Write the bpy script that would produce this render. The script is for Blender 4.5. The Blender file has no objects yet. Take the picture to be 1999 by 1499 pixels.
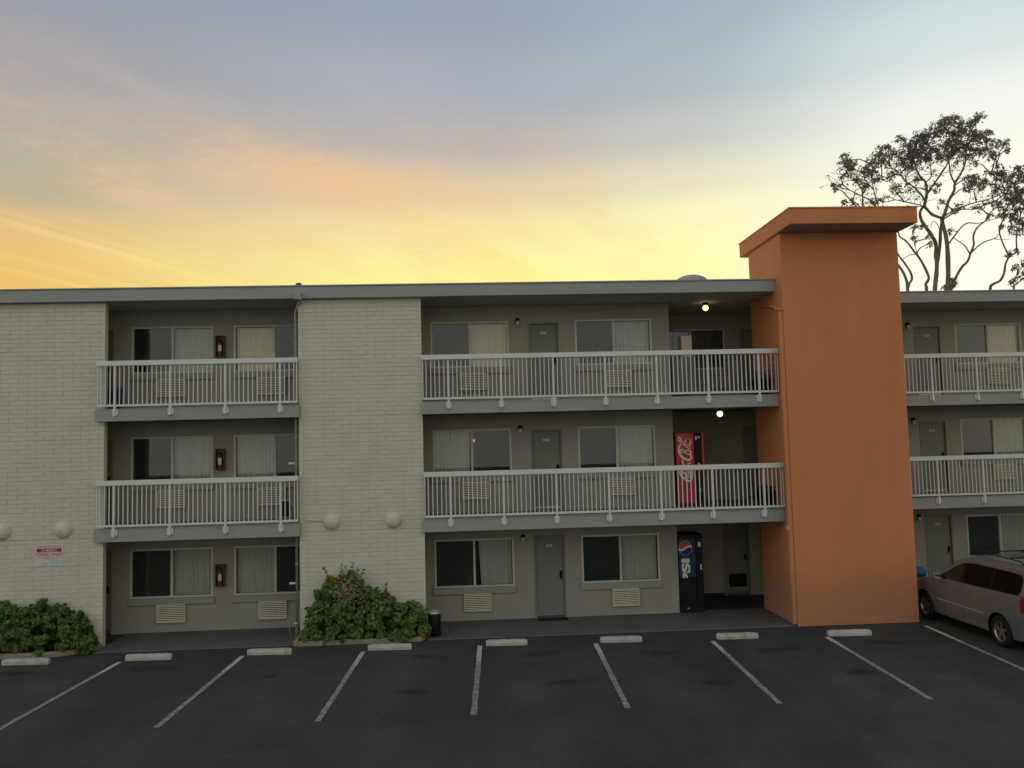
import bpy, math, random
from mathutils import Vector, Matrix, Euler
R_ = random.Random(7)
rad = math.radians
scene = bpy.context.scene
col = scene.collection

# ------------------------------------------------------------------ camera
CAM = Vector((3.8225, -19.6179, 4.3307))
YAW, PITCH, ROLL = rad(3.34982), rad(4.09215), rad(-1.44483)
fw = Vector((math.sin(YAW)*math.cos(PITCH), math.cos(YAW)*math.cos(PITCH), math.sin(PITCH)))
rt0 = Vector((math.cos(YAW), -math.sin(YAW), 0)); up0 = rt0.cross(fw)
rt = rt0*math.cos(ROLL) + up0*math.sin(ROLL); up = -rt0*math.sin(ROLL) + up0*math.cos(ROLL)
cd = bpy.data.cameras.new('camera'); cam = bpy.data.objects.new('camera', cd); col.objects.link(cam)
cam.matrix_world = Matrix(((rt.x, up.x, -fw.x, CAM.x), (rt.y, up.y, -fw.y, CAM.y), (rt.z, up.z, -fw.z, CAM.z), (0, 0, 0, 1)))
cd.sensor_fit = 'HORIZONTAL'; cd.angle = rad(62.7205); cd.clip_start = 0.1; cd.clip_end = 2000
scene.camera = cam
def ray_at(px, py, Y):                       # a pixel of the photograph, at a chosen real distance
    r = rt*((px-999.5)/1640.) + up*(-(py-749.5)/1640.) + fw
    return CAM + r*((Y-CAM.y)/r.y)

# ------------------------------------------------------------------ world: sunset sky
world = bpy.data.worlds.new('World'); scene.world = world; world.use_nodes = True
nt = world.node_tree; nt.nodes.clear()
def N(t, **k):
    n = nt.nodes.new(t)
    for a, b in k.items(): setattr(n, a, b)
    return n
def L(a, b): nt.links.new(a, b)
def setin(sock, v):
    if hasattr(v, 'is_linked'): L(v, sock)
    else: sock.default_value = v
def M(op, a, b=0.0, c=0.0, clamp=False):
    n = N('ShaderNodeMath', operation=op, use_clamp=clamp)
    setin(n.inputs[0], a); setin(n.inputs[1], b); setin(n.inputs[2], c)
    return n.outputs[0]
def SS(v, a, b):
    n = N('ShaderNodeMapRange', interpolation_type='SMOOTHSTEP')
    setin(n.inputs[0], v); n.inputs[1].default_value = a; n.inputs[2].default_value = b
    return n.outputs[0]
def MIX(f, a, b, mode='MIX'):
    n = N('ShaderNodeMix', data_type='RGBA', blend_type=mode)
    setin(n.inputs[0], f); setin(n.inputs[6], a); setin(n.inputs[7], b)
    return n.outputs[2]
def RAMP(v, stops):
    n = N('ShaderNodeValToRGB'); cr = n.color_ramp; cr.interpolation = 'B_SPLINE' if False else 'EASE'
    while len(cr.elements) < len(stops): cr.elements.new(1)
    for e, (p, c) in zip(cr.elements, stops): e.position = p/90.; e.color = (*c, 1)
    setin(n.inputs[0], v); return n.outputs[0]
tc = N('ShaderNodeTexCoord'); sep = N('ShaderNodeSeparateXYZ'); L(tc.outputs['Generated'], sep.inputs[0])
dx, dy, dz = sep.outputs
el = M('MULTIPLY', M('ARCSINE', M('MAXIMUM', dz, 0.0)), 57.2958/90)
hl = M('SQRT', M('ADD', M('MULTIPLY', dx, dx), M('MULTIPLY', dy, dy)))
hl = M('MAXIMUM', hl, 1e-3)
SUN_AZ = rad(36)
c_ = M('DIVIDE', M('ADD', M('MULTIPLY', dx, math.sin(SUN_AZ)), M('MULTIPLY', dy, math.cos(SUN_AZ))), hl)
rampA = RAMP(el, [(0, (.84, .46, .09)), (9, (.88, .53, .12)), (12, (.86, .54, .16)), (13.6, (.77, .50, .20)), (15.5, (.50, .43, .28)), (19, (.42, .39, .345)), (23, (.37, .36, .37)), (28, (.29, .335, .42)), (60, (.29, .32, .37)), (90, (.27, .30, .35))])
rampC = RAMP(el, [(0, (1.0, .88, .24)), (9.5, (1.0, .95, .29)), (12, (1.0, .93, .34)), (14.5, (.95, .80, .38)), (17, (.78, .61, .40)), (20, (.50, .46, .44)), (23.5, (.39, .42, .48)), (28, (.33, .365, .47)), (60, (.29, .32, .37)), (90, (.27, .30, .35))])
rampD = RAMP(el, [(0, (1.0, .95, .40)), (10, (1.0, .98, .44)), (12.5, (1.0, .98, .49)), (15, (.96, .92, .53)), (17, (.80, .78, .56)), (20, (.56, .59, .56)), (23, (.43, .50, .54)), (28, (.345, .43, .52)), (60, (.29, .32, .37)), (90, (.27, .30, .35))])
rampR = RAMP(el, [(0, (1.0, .98, .80)), (10, (1.0, 1.0, .92)), (15, (1.0, 1.0, .87)), (19, (.92, .94, .88)), (23, (.68, .77, .77)), (28, (.46, .57, .62)), (60, (.31, .34, .39)), (90, (.27, .30, .35))])
rampB = RAMP(el, [(0, (.62, .61, .56)), (10, (.64, .64, .59)), (25, (.56, .57, .56)), (60, (.35, .37, .40)), (90, (.27, .30, .35))])
dg = M('MULTIPLY', M('ARCCOSINE', M('MINIMUM', M('MAXIMUM', c_, -1.0), 1.0)), 57.2958)
sky = MIX(SS(dg, 66, 38), rampA, rampC)
sky = MIX(SS(dg, 35, 18), sky, rampD)
sky = MIX(SS(dg, 21, 3), sky, rampR)
sky = MIX(SS(dg, 66, 125), sky, rampB)
# cloud layer on a high plane; streaks run towards an azimuth right of centre
k = M('ADD', dz, .10)
px_ = M('DIVIDE', dx, k); py_ = M('DIVIDE', dy, k)
SA = rad(29)
q_ = M('ADD', M('MULTIPLY', px_, math.sin(SA)), M('MULTIPLY', py_, math.cos(SA)))
r_ = M('SUBTRACT', M('MULTIPLY', px_, math.cos(SA)), M('MULTIPLY', py_, math.sin(SA)))
def NOISE(sx, sy, off, scale, detail, rough=.55, dist=0.):
    cb = N('ShaderNodeCombineXYZ'); setin(cb.inputs[0], M('MULTIPLY', q_, sx)); setin(cb.inputs[1], M('MULTIPLY', r_, sy)); cb.inputs[2].default_value = off
    n = N('ShaderNodeTexNoise'); L(cb.outputs[0], n.inputs['Vector']); n.inputs['Scale'].default_value = scale
    n.inputs['Detail'].default_value = detail; n.inputs['Roughness'].default_value = rough; n.inputs['Distortion'].default_value = dist
    return n.outputs[0]
n1 = NOISE(.22, 1.0, 3.1, 1.35, 5, .5, .4)
n2 = NOISE(.55, 1.0, 8.3, 2.2, 7, .58, .5)
n3 = NOISE(1.9, 1.5, 1.7, 7.5, 4, .55, .9)
cloud = M('ADD', M('MULTIPLY', n1, .65), M('MULTIPLY', n2, .35))
cm = SS(cloud, .47, .66)
fine = SS(n3, .36, .64)
band = M('MULTIPLY', SS(el, 9/90, 13/90), SS(el, 30/90, 17/90))
fade = M('MULTIPLY', M('SUBTRACT', 1.0, M('MULTIPLY', SS(c_, .86, .99), .8)), SS(dg, 118, 68))
cmask = M('MULTIPLY', M('MULTIPLY', cm, M('ADD', .55, M('MULTIPLY', fine, .45))), M('MULTIPLY', band, fade))
cloudcol = RAMP(el, [(0, (.95, .62, .20)), (11, (.95, .62, .25)), (17, (.88, .56, .31)), (24, (.66, .51, .45)), (34, (.52, .48, .52)), (90, (.4, .42, .5))])
sky = MIX(M('MULTIPLY', cmask, .62), sky, cloudcol)
# the rippled altocumulus patch above the middle of the roof
az = M('MULTIPLY', M('ARCTAN2', dx, dy), 57.2958); eld = M('MULTIPLY', el, 90.0)
ga = M('DIVIDE', M('ADD', az, 8.5), 8.5)
ge = M('DIVIDE', M('SUBTRACT', eld, M('SUBTRACT', 17.6, M('MULTIPLY', M('ADD', az, 8.5), .13))), 1.7)
patch = M('EXPONENT', M('MULTIPLY', M('ADD', M('MULTIPLY', ga, ga), M('MULTIPLY', ge, ge)), -1.0))
rip = NOISE(2.6, 1.3, 4.4, 6.5, 5, .6, 1.1)
sky = MIX(M('MULTIPLY', patch, M('ADD', .35, M('MULTIPLY', SS(rip, .38, .62), .55))), sky, (.88, .55, .28, 1))
streak = NOISE(.16, 2.2, 5.5, 1.6, 6, .6, .5)
low = M('MULTIPLY', SS(streak, .45, .68), SS(el, 17/90, 11/90))
sky = MIX(M('MULTIPLY', M('MULTIPLY', low, fade), .6), sky, (1.0, .84, .27, 1))
# large soft tone breaks so the upper sky is not one smooth wash
n4 = NOISE(.35, .6, 12.5, .9, 3, .5, .3)
sky = MIX(M('MULTIPLY', SS(n4, .35, .7), .10), sky, (.62, .55, .58, 1))
nsk = N('ShaderNodeTexSky', sky_type='NISHITA'); nsk.sun_disc = False; nsk.sun_elevation = rad(2.0); nsk.sun_rotation = SUN_AZ
sky = MIX(.004, sky, nsk.outputs[0], 'ADD')
bg = N('ShaderNodeBackground'); L(sky, bg.inputs[0]); bg.inputs[1].default_value = 1.0
wo = N('ShaderNodeOutputWorld'); L(bg.outputs[0], wo.inputs[0])

# sun just above the horizon, behind the building on the right, behind thin cloud
sd = bpy.data.lights.new('sun', 'SUN'); sun = bpy.data.objects.new('sun', sd); col.objects.link(sun)
sd.energy = 0.6; sd.angle = rad(10); sd.color = (1, .82, .55)
sdir = Vector((math.sin(SUN_AZ)*math.cos(rad(4)), math.cos(SUN_AZ)*math.cos(rad(4)), math.sin(rad(4))))
sun.rotation_euler = sdir.to_track_quat('Z', 'Y').to_euler()
vs = scene.view_settings; vs.view_transform = 'Standard'; vs.look = 'None'; vs.exposure = 0.0; vs.gamma = 1.0; vs.use_curve_mapping = False
scene.cycles.max_bounces = 8; scene.cycles.transparent_max_bounces = 12; scene.cycles.use_denoising = True

# ------------------------------------------------------------------ materials
MATS = {}
def mat(name, c, rough=.7, var=.12, scale=3., bump=0., bscale=60., metal=0., spec=.4, rnd=0., dirt=None, dirt_scale=1.2, dirt_amt=.0, emis=None, estr=0., stretch=None, bdist=.01):
    if name in MATS: return MATS[name]
    m = bpy.data.materials.new(name); m.use_nodes = True; t = m.node_tree; b = t.nodes['Principled BSDF']
    ln = t.links.new
    b.inputs['Roughness'].default_value = rough; b.inputs['Metallic'].default_value = metal; b.inputs['Specular IOR Level'].default_value = spec
    g = t.nodes.new('ShaderNodeNewGeometry'); vec = g.outputs['Position']
    if stretch:
        mp = t.nodes.new('ShaderNodeMapping'); mp.inputs['Scale'].default_value = stretch; ln(vec, mp.inputs[0]); vec = mp.outputs[0]
    n = t.nodes.new('ShaderNodeTexNoise'); n.inputs['Scale'].default_value = scale; n.inputs['Detail'].default_value = 6; n.inputs['Roughness'].default_value = .6
    ln(vec, n.inputs['Vector'])
    cr = t.nodes.new('ShaderNodeMapRange'); cr.inputs[1].default_value = .25; cr.inputs[2].default_value = .75; cr.inputs[3].default_value = 1-var; cr.inputs[4].default_value = 1+var
    ln(n.outputs[0], cr.inputs[0])
    mul = t.nodes.new('ShaderNodeMix'); mul.data_type = 'RGBA'; mul.blend_type = 'MULTIPLY'; mul.inputs[0].default_value = 1
    mul.inputs[6].default_value = (*c, 1); val = cr.outputs[0]
    if rnd:
        oi = t.nodes.new('ShaderNodeObjectInfo'); r1 = t.nodes.new('ShaderNodeMapRange'); r1.inputs[3].default_value = 1-rnd; r1.inputs[4].default_value = 1+rnd
        ln(oi.outputs['Random'], r1.inputs[0]); mm = t.nodes.new('ShaderNodeMath'); mm.operation = 'MULTIPLY'; ln(val, mm.inputs[0]); ln(r1.outputs[0], mm.inputs[1]); val = mm.outputs[0]
    ln(val, mul.inputs[7]); out = mul.outputs[2]
    if dirt:
        n2 = t.nodes.new('ShaderNodeTexNoise'); n2.inputs['Scale'].default_value = dirt_scale; n2.inputs['Detail'].default_value = 8; n2.inputs['Roughness'].default_value = .65; n2.inputs['Distortion'].default_value = .3
        ln(vec, n2.inputs['Vector'])
        mr = t.nodes.new('ShaderNodeMapRange'); mr.interpolation_type = 'SMOOTHSTEP'; mr.inputs[1].default_value = .48; mr.inputs[2].default_value = .74; mr.inputs[4].default_value = dirt_amt
        ln(n2.outputs[0], mr.inputs[0]); mx = t.nodes.new('ShaderNodeMix'); mx.data_type = 'RGBA'; ln(mr.outputs[0], mx.inputs[0]); ln(out, mx.inputs[6]); mx.inputs[7].default_value = (*dirt, 1); out = mx.outputs[2]
    ln(out, b.inputs['Base Color'])
    if bump:
        n3 = t.nodes.new('ShaderNodeTexNoise'); n3.inputs['Scale'].default_value = bscale; n3.inputs['Detail'].default_value = 4; ln(g.outputs['Position'], n3.inputs['Vector'])
        bp = t.nodes.new('ShaderNodeBump'); bp.inputs['Strength'].default_value = bump; bp.inputs['Distance'].default_value = bdist; ln(n3.outputs[0], bp.inputs['Height']); ln(bp.outputs[0], b.inputs['Normal'])
    if emis:
        b.inputs['Emission Color'].default_value = (*emis, 1); b.inputs['Emission Strength'].default_value = estr
    MATS[name] = m; return m
brick_m = mat('painted brick', (.70, .685, .57), .7, .05, 1.6, .3, 45, rnd=.02, dirt=(.59, .575, .48), dirt_scale=.7, dirt_amt=.3, bdist=.006)
mortar_m = mat('painted mortar', (.64, .625, .52), .85, .08, 3, .3, 60)
stucco_m = mat('beige stucco', (.37, .362, .30), .9, .07, 1.6, .55, 70, dirt=(.29, .283, .235), dirt_scale=.8, dirt_amt=.4)
soffit_m = mat('soffit paint', (.50, .50, .46), .85, .05, 1.5, .2, 40)
deck_m = mat('shade darkened deck', (.17, .17, .155), .9, .08, 1.5, .3, 40)  # darker than the roof soffit: shade under the decks put into the colour
grey_m = mat('grey trim paint', (.38, .40, .375), .6, .06, 1.8, .1, 20, dirt=(.29, .31, .29), dirt_scale=1.5, dirt_amt=.45, stretch=(1, 1, 2.5))
rail_m = mat('white railing paint', (.78, .80, .76), .45, .03, 6, spec=.5, dirt=(.55, .54, .48), dirt_scale=4, dirt_amt=.15)
orange_m = mat('orange stucco', (.71, .278, .115), .9, .06, 1.0, .7, 45, dirt=(.56, .215, .085), dirt_scale=1.1, dirt_amt=.4, stretch=(1.1, 1.1, .28))
def stain_foot(m):
    t = m.node_tree; b = t.nodes['Principled BSDF']; src = b.inputs['Base Color'].links[0].from_socket
    g = t.nodes.new('ShaderNodeNewGeometry'); sp = t.nodes.new('ShaderNodeSeparateXYZ'); t.links.new(g.outputs['Position'], sp.inputs[0])
    n = t.nodes.new('ShaderNodeTexNoise'); n.inputs['Scale'].default_value = 1.6; n.inputs['Detail'].default_value = 8; t.links.new(g.outputs['Position'], n.inputs['Vector'])
    a = t.nodes.new('ShaderNodeMath'); a.operation = 'MULTIPLY_ADD'; a.inputs[1].default_value = -1.6; t.links.new(n.outputs[0], a.inputs[0]); t.links.new(sp.outputs[2], a.inputs[2])
    r = t.nodes.new('ShaderNodeMapRange'); r.interpolation_type = 'SMOOTHSTEP'; r.inputs[1].default_value = .65; r.inputs[2].default_value = -.25; r.inputs[4].default_value = .65; t.links.new(a.outputs[0], r.inputs[0])
    mx = t.nodes.new('ShaderNodeMix'); mx.data_type = 'RGBA'; t.links.new(r.outputs[0], mx.inputs[0]); t.links.new(src, mx.inputs[6]); mx.inputs[7].default_value = (.52, .25, .15, 1); t.links.new(mx.outputs[2], b.inputs['Base Color'])
stain_foot(orange_m)
asphalt_m = mat('asphalt', (.066, .070, .065), .9, .16, .8, .6, 120, spec=.2, dirt=(.046, .047, .043), dirt_scale=.45, dirt_amt=.7)
conc_m = mat('walkway concrete', (.135, .14, .13), .8, .15, 1.4, .3, 60, dirt=(.07, .07, .07), dirt_scale=1.1, dirt_amt=.5)
darkfloor_m = mat('dark floor paint', (.035, .035, .035), .6, .2, 2)
def weather_asphalt(m):
    t = m.node_tree; b = t.nodes['Principled BSDF']; src = b.inputs['Base Color'].links[0].from_socket; ln = t.links.new
    g = t.nodes.new('ShaderNodeNewGeometry'); pos = g.outputs['Position']
    n = t.nodes.new('ShaderNodeTexNoise'); n.inputs['Scale'].default_value = 38; n.inputs['Detail'].default_value = 3; ln(pos, n.inputs['Vector'])
    r = t.nodes.new('ShaderNodeMapRange'); r.inputs[1].default_value = .3; r.inputs[2].default_value = .7; r.inputs[3].default_value = .68; r.inputs[4].default_value = 1.34; ln(n.outputs[0], r.inputs[0])
    # fine wandering cracks
    d = t.nodes.new('ShaderNodeTexNoise'); d.inputs['Scale'].default_value = 1.4; d.inputs['Detail'].default_value = 5; ln(pos, d.inputs['Vector'])
    vm = t.nodes.new('ShaderNodeVectorMath'); vm.operation = 'MULTIPLY_ADD'; vm.inputs[1].default_value = (.9, .9, 0); ln(d.outputs['Color'], vm.inputs[0]); ln(pos, vm.inputs[2])
    v = t.nodes.new('ShaderNodeTexVoronoi'); v.feature = 'DISTANCE_TO_EDGE'; v.inputs['Scale'].default_value = .30; ln(vm.outputs[0], v.inputs['Vector'])
    cr = t.nodes.new('ShaderNodeMapRange'); cr.inputs[1].default_value = .0015; cr.inputs[2].default_value = .006; cr.inputs[3].default_value = .84; cr.inputs[4].default_value = 1; ln(v.outputs[0], cr.inputs[0])
    p = t.nodes.new('ShaderNodeTexNoise'); p.inputs['Scale'].default_value = .35; p.inputs['Detail'].default_value = 4; mp = t.nodes.new('ShaderNodeMapping'); mp.inputs['Scale'].default_value = (1.6, .35, 1); ln(pos, mp.inputs[0]); ln(mp.outputs[0], p.inputs['Vector'])
    pr = t.nodes.new('ShaderNodeMapRange'); pr.inputs[1].default_value = .3; pr.inputs[2].default_value = .7; pr.inputs[3].default_value = .8; pr.inputs[4].default_value = 1.2; ln(p.outputs[0], pr.inputs[0])
    a = t.nodes.new('ShaderNodeMath'); a.operation = 'MULTIPLY'; ln(r.outputs[0], a.inputs[0]); ln(cr.outputs[0], a.inputs[1]); c = t.nodes.new('ShaderNodeMath'); c.operation = 'MULTIPLY'; ln(a.outputs[0], c.inputs[0]); ln(pr.outputs[0], c.inputs[1])
    mx = t.nodes.new('ShaderNodeMix'); mx.data_type = 'RGBA'; mx.blend_type = 'MULTIPLY'; mx.inputs[0].default_value = 1; ln(src, mx.inputs[6]); ln(c.outputs[0], mx.inputs[7]); ln(mx.outputs[2], b.inputs['Base Color'])
weather_asphalt(asphalt_m)
stop_m = mat('wheel stop concrete', (.52, .50, .43), .85, .15, 5, .5, 50, rnd=.06, dirt=(.2, .19, .17), dirt_scale=6, dirt_amt=.6)
curb_m = mat('curb concrete', (.34, .31, .24), .85, .2, 5, .5, 40, dirt=(.16, .15, .12), dirt_scale=4, dirt_amt=.6)
yellow_m = mat('worn yellow curb paint', (.42, .33, .12), .8, .2, 6, .4, 40, dirt=(.2, .18, .12), dirt_scale=5, dirt_amt=.7)
soil_m = mat('planter soil', (.035, .028, .02), .95, .4, 8, .8, 50)
frame_m = mat('window frame', (.62, .61, .52), .5, .05, 5, spec=.5)
door_m = mat('door paint', (.215, .225, .195), .55, .05, 2, spec=.45)
doorframe_m = mat('door frame paint', (.235, .245, .215), .55, .05, 2)
steel_m = mat('brushed steel', (.62, .62, .6), .3, .05, 8, metal=1)
black_m = mat('black plastic', (.010, .010, .010), .5, .2, 6, spec=.25)
rubber_m = mat('black rubber', (.014, .014, .014), .85, .2, 6)
room_m = mat('dark room', (.05, .048, .045), .9, .1, 2)
cream_m = mat('cream louver', (.74, .70, .54), .5, .06, 6, dirt=(.4, .36, .26), dirt_scale=5, dirt_amt=.35)
louverback_m = mat('louver dark', (.04, .038, .03), .8, .1, 4)
white_m = mat('white plastic', (.7, .69, .66), .4, .04, 6)
red_m = mat('extinguisher red', (.22, .035, .026), .35, .06, 6, spec=.5)
cab_m = mat('cabinet metal', (.10, .085, .075), .5, .1, 5)
blue_m = mat('blue plastic', (.03, .15, .38), .4, .08, 5, spec=.5)
bin_m = mat('charcoal plastic', (.03, .033, .036), .5, .15, 5)
stem_m = mat('shrub stem', (.05, .045, .03), .9, .25, 8)
bark_m = mat('bark', (.20, .165, .13), .9, .25, 6, .7, 30)
def curtain_mat(name, c):
    m = mat(name, c, .9, .06, 2, stretch=(6, 6, .5)); return m
cur_white = curtain_mat('sheer curtain', (.66, .66, .59))
cur_blue = curtain_mat('grey blue drape', (.16, .18, .175))
cur_cream = curtain_mat('cream blind', (.95, .84, .60))
def leaf_mat(name, c, c2, trans=.25):
    if name in MATS: return MATS[name]
    m = bpy.data.materials.new(name); m.use_nodes = True; t = m.node_tree; b = t.nodes['Principled BSDF']; o = t.nodes['Material Output']
    g = t.nodes.new('ShaderNodeNewGeometry'); mx = t.nodes.new('ShaderNodeMix'); mx.data_type = 'RGBA'
    mx.inputs[6].default_value = (*c, 1); mx.inputs[7].default_value = (*c2, 1); t.links.new(g.outputs['Random Per Island'], mx.inputs[0])
    t.links.new(mx.outputs[2], b.inputs['Base Color']); b.inputs['Roughness'].default_value = .55; b.inputs['Specular IOR Level'].default_value = .35
    tr = t.nodes.new('ShaderNodeBsdfTranslucent'); t.links.new(mx.outputs[2], tr.inputs[0]); ms = t.nodes.new('ShaderNodeMixShader'); ms.inputs[0].default_value = trans
    t.links.new(b.outputs[0], ms.inputs[1]); t.links.new(tr.outputs[0], ms.inputs[2]); t.links.new(ms.outputs[0], o.inputs[0])
    MATS[name] = m; return m
leaf_m = leaf_mat('geranium leaf', (.035, .085, .014), (.21, .30, .065))
leaf2_m = leaf_mat('shrub leaf', (.030, .080, .014), (.17, .26, .055))
dry_m = leaf_mat('dry blossom', (.30, .25, .13), (.45, .40, .25))
treeleaf_m = leaf_mat('glare greyed tree leaf', (.20, .18, .17), (.34, .30, .28), .45)  # sky glare on the leaves is put into these raised greys
yleaf_m = leaf_mat('yellow green leaf', (.22, .19, .03), (.34, .25, .04), .5)
flower_m = leaf_mat('red petal', (.55, .06, .035), (.65, .10, .06))
def glass_mat(name, tint, gloss, alpha_tr):
    m = bpy.data.materials.new(name); m.use_nodes = True; t = m.node_tree; t.nodes.clear(); o = t.nodes.new('ShaderNodeOutputMaterial')
    tr = t.nodes.new('ShaderNodeBsdfTransparent'); tr.inputs[0].default_value = (*tint, 1)
    gl = t.nodes.new('ShaderNodeBsdfGlossy'); gl.inputs[1].default_value = .03
    ly = t.nodes.new('ShaderNodeFresnel'); ly.inputs[0].default_value = 1.52
    mm = t.nodes.new('ShaderNodeMath'); mm.operation = 'MULTIPLY_ADD'; mm.inputs[1].default_value = gloss; mm.inputs[2].default_value = alpha_tr
    t.links.new(ly.outputs[0], mm.inputs[0]); ms = t.nodes.new('ShaderNodeMixShader'); t.links.new(mm.outputs[0], ms.inputs[0]); t.links.new(tr.outputs[0], ms.inputs[1]); t.links.new(gl.outputs[0], ms.inputs[2]); t.links.new(ms.outputs[0], o.inputs[0])
    MATS[name] = m; return m
glass_m = glass_mat('window glass', (.94, .96, .94), 1.15, .0)
def screen_mat():
    m = bpy.data.materials.new('insect screen'); m.use_nodes = True; t = m.node_tree; t.nodes.clear(); o = t.nodes.new('ShaderNodeOutputMaterial')
    tr = t.nodes.new('ShaderNodeBsdfTransparent'); d = t.nodes.new('ShaderNodeBsdfDiffuse'); d.inputs[0].default_value = (.075, .082, .08, 1)
    ms = t.nodes.new('ShaderNodeMixShader'); ms.inputs[0].default_value = .55; t.links.new(tr.outputs[0], ms.inputs[1]); t.links.new(d.outputs[0], ms.inputs[2]); t.links.new(ms.outputs[0], o.inputs[0]); return m
screen_m = screen_mat()
lamp_m = mat('lit globe', (1, .95, .8), .4, 0, emis=(1, .80, .30), estr=3.4)
lampglass_m = mat('unlit lamp glass', (.62, .62, .56), .25, .03, spec=.6)
roomlamp_m = mat('warm room lamp', (1, .6, .2), .5, 0, emis=(1, .45, .12), estr=3.)

# ------------------------------------------------------------------ mesh helpers
class MB:
    def __init__(s): s.v = []; s.f = []; s.sm = []
    def add(s, vs_, fs, smooth=False):
        o = len(s.v); s.v += [tuple(v) for v in vs_]; s.f += [tuple(i+o for i in f) for f in fs]; s.sm += [smooth]*len(fs); return s
    def box(s, x0, y0, z0, x1, y1, z1):
        return s.add([(x0, y0, z0), (x1, y0, z0), (x1, y1, z0), (x0, y1, z0), (x0, y0, z1), (x1, y0, z1), (x1, y1, z1), (x0, y1, z1)],
                     [(0, 3, 2, 1), (4, 5, 6, 7), (0, 1, 5, 4), (1, 2, 6, 5), (2, 3, 7, 6), (3, 0, 4, 7)])
    def bbox(s, x0, y0, z0, x1, y1, z1, b):         # chamfered box (all edges)
        v = []; idx = {}
        X = (x0, x1); Y = (y0, y1); Z = (z0, z1)
        for i in (0, 1):
            for j in (0, 1):
                for k in (0, 1):
                    sx = b if i == 0 else -b; sy = b if j == 0 else -b; sz = b if k == 0 else -b
                    for a, p in enumerate(((X[i], Y[j]+sy, Z[k]+sz), (X[i]+sx, Y[j], Z[k]+sz), (X[i]+sx, Y[j]+sy, Z[k]))):
                        idx[i, j, k, a] = len(v); v.append(p)
        f = []
        for i in (0, 1): q = [idx[i, j, k, 0] for j, k in ((0, 0), (1, 0), (1, 1), (0, 1))]; f.append(q if i else q[::-1])
        for j in (0, 1): q = [idx[i, j, k, 1] for i, k in ((0, 0), (1, 0), (1, 1), (0, 1))]; f.append(q[::-1] if j else q)
        for k in (0, 1): q = [idx[i, j, k, 2] for i, j in ((0, 0), (1, 0), (1, 1), (0, 1))]; f.append(q if k else q[::-1])
        for j in (0, 1):
            for k in (0, 1): f.append((idx[0, j, k, 1], idx[1, j, k, 1], idx[1, j, k, 2], idx[0, j, k, 2]))
        for i in (0, 1):
            for k in (0, 1): f.append((idx[i, 0, k, 0], idx[i, 1, k, 0], idx[i, 1, k, 2], idx[i, 0, k, 2]))
        for i in (0, 1):
            for j in (0, 1): f.append((idx[i, j, 0, 0], idx[i, j, 1, 0], idx[i, j, 1, 1], idx[i, j, 0, 1]))
        for i in (0, 1):
            for j in (0, 1):
                for k in (0, 1): f.append((idx[i, j, k, 0], idx[i, j, k, 1], idx[i, j, k, 2]))
        return s.add(v, f)
    def tube(s, pts, radii, n=8, cap=True, smooth=True):
        pts = [Vector(p) for p in pts]
        if not hasattr(radii, '__len__'): radii = [radii]*len(pts)
        vs_ = []; ref = None
        for i, p in enumerate(pts):
            d = (pts[min(i+1, len(pts)-1)]-pts[max(i-1, 0)])
            d = d.normalized() if d.length > 1e-9 else Vector((0, 0, 1))
            if ref is None: ref = Vector((0, 0, 1)) if abs(d.z) < .9 else Vector((1, 0, 0))
            u = d.cross(ref).normalized() if d.cross(ref).length > 1e-6 else d.orthogonal().normalized()
            w = u.cross(d).normalized(); ref = w
            for k in range(n):
                a = 2*math.pi*k/n; vs_.append(p+(u*math.cos(a)+w*math.sin(a))*radii[i])
        fs = []
        for i in range(len(pts)-1):
            for k in range(n): fs.append((i*n+k, i*n+(k+1) % n, (i+1)*n+(k+1) % n, (i+1)*n+k))
        s.add(vs_, fs, smooth)
        if cap:
            o = len(s.v)-len(vs_); s.f += [tuple(o+k for k in range(n))[::-1], tuple(o+(len(pts)-1)*n+k for k in range(n))]; s.sm += [False, False]
        return s
    def lathe(s, prof, c, axis='z', n=20, smooth=True):    # prof: (radius, height)
        vs_ = []
        for r, h in prof:
            for k in range(n):
                a = 2*math.pi*k/n; p = (r*math.cos(a), r*math.sin(a), h)
                if axis == '-y': p = (p[0], -p[2], p[1])
                elif axis == '-x': p = (-p[2], p[0], p[1])
                elif axis == 'x': p = (p[2], p[0], p[1])
                vs_.append((p[0]+c[0], p[1]+c[1], p[2]+c[2]))
        fs = [(i*n+k, i*n+(k+1) % n, (i+1)*n+(k+1) % n, (i+1)*n+k) for i in range(len(prof)-1) for k in range(n)]
        return s.add(vs_, fs, smooth)
    def quad(s, a, b, c, d): return s.add([a, b, c, d], [(0, 1, 2, 3)])
    def mesh(s, off=(0, 0, 0)):
        me = bpy.data.meshes.new('m'); me.from_pydata([(v[0]-off[0], v[1]-off[1], v[2]-off[2]) for v in s.v], [], s.f)
        me.polygons.foreach_set('use_smooth', s.sm); me.update(); return me
    def build(s, name, m, parent=None):
        off = root_loc(parent)
        me = s.mesh(off); me.name = name; me.materials.append(m); return link(name, me, parent)
def root_loc(p):
    if p is None: return (0, 0, 0)
    while p.parent: p = p.parent
    return p.location
def link(name, me, parent=None, loc=None):
    o = bpy.data.objects.new(name, me); col.objects.link(o)
    if parent: o.parent = parent
    if loc is not None:
        r = root_loc(parent); o.location = (loc[0]-r[0], loc[1]-r[1], loc[2]-r[2])
    return o
def tag(o, label, cat, group=None):
    o['label'] = label; o['category'] = cat
    if group: o['group'] = group
    return o
def thing(name, loc, label, cat, group=None):
    o = bpy.data.objects.new(name, None); o.empty_display_size = .2; col.objects.link(o); o.location = loc
    return tag(o, label, cat, group)
def struct(o): o['kind'] = 'structure'; return o
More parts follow.
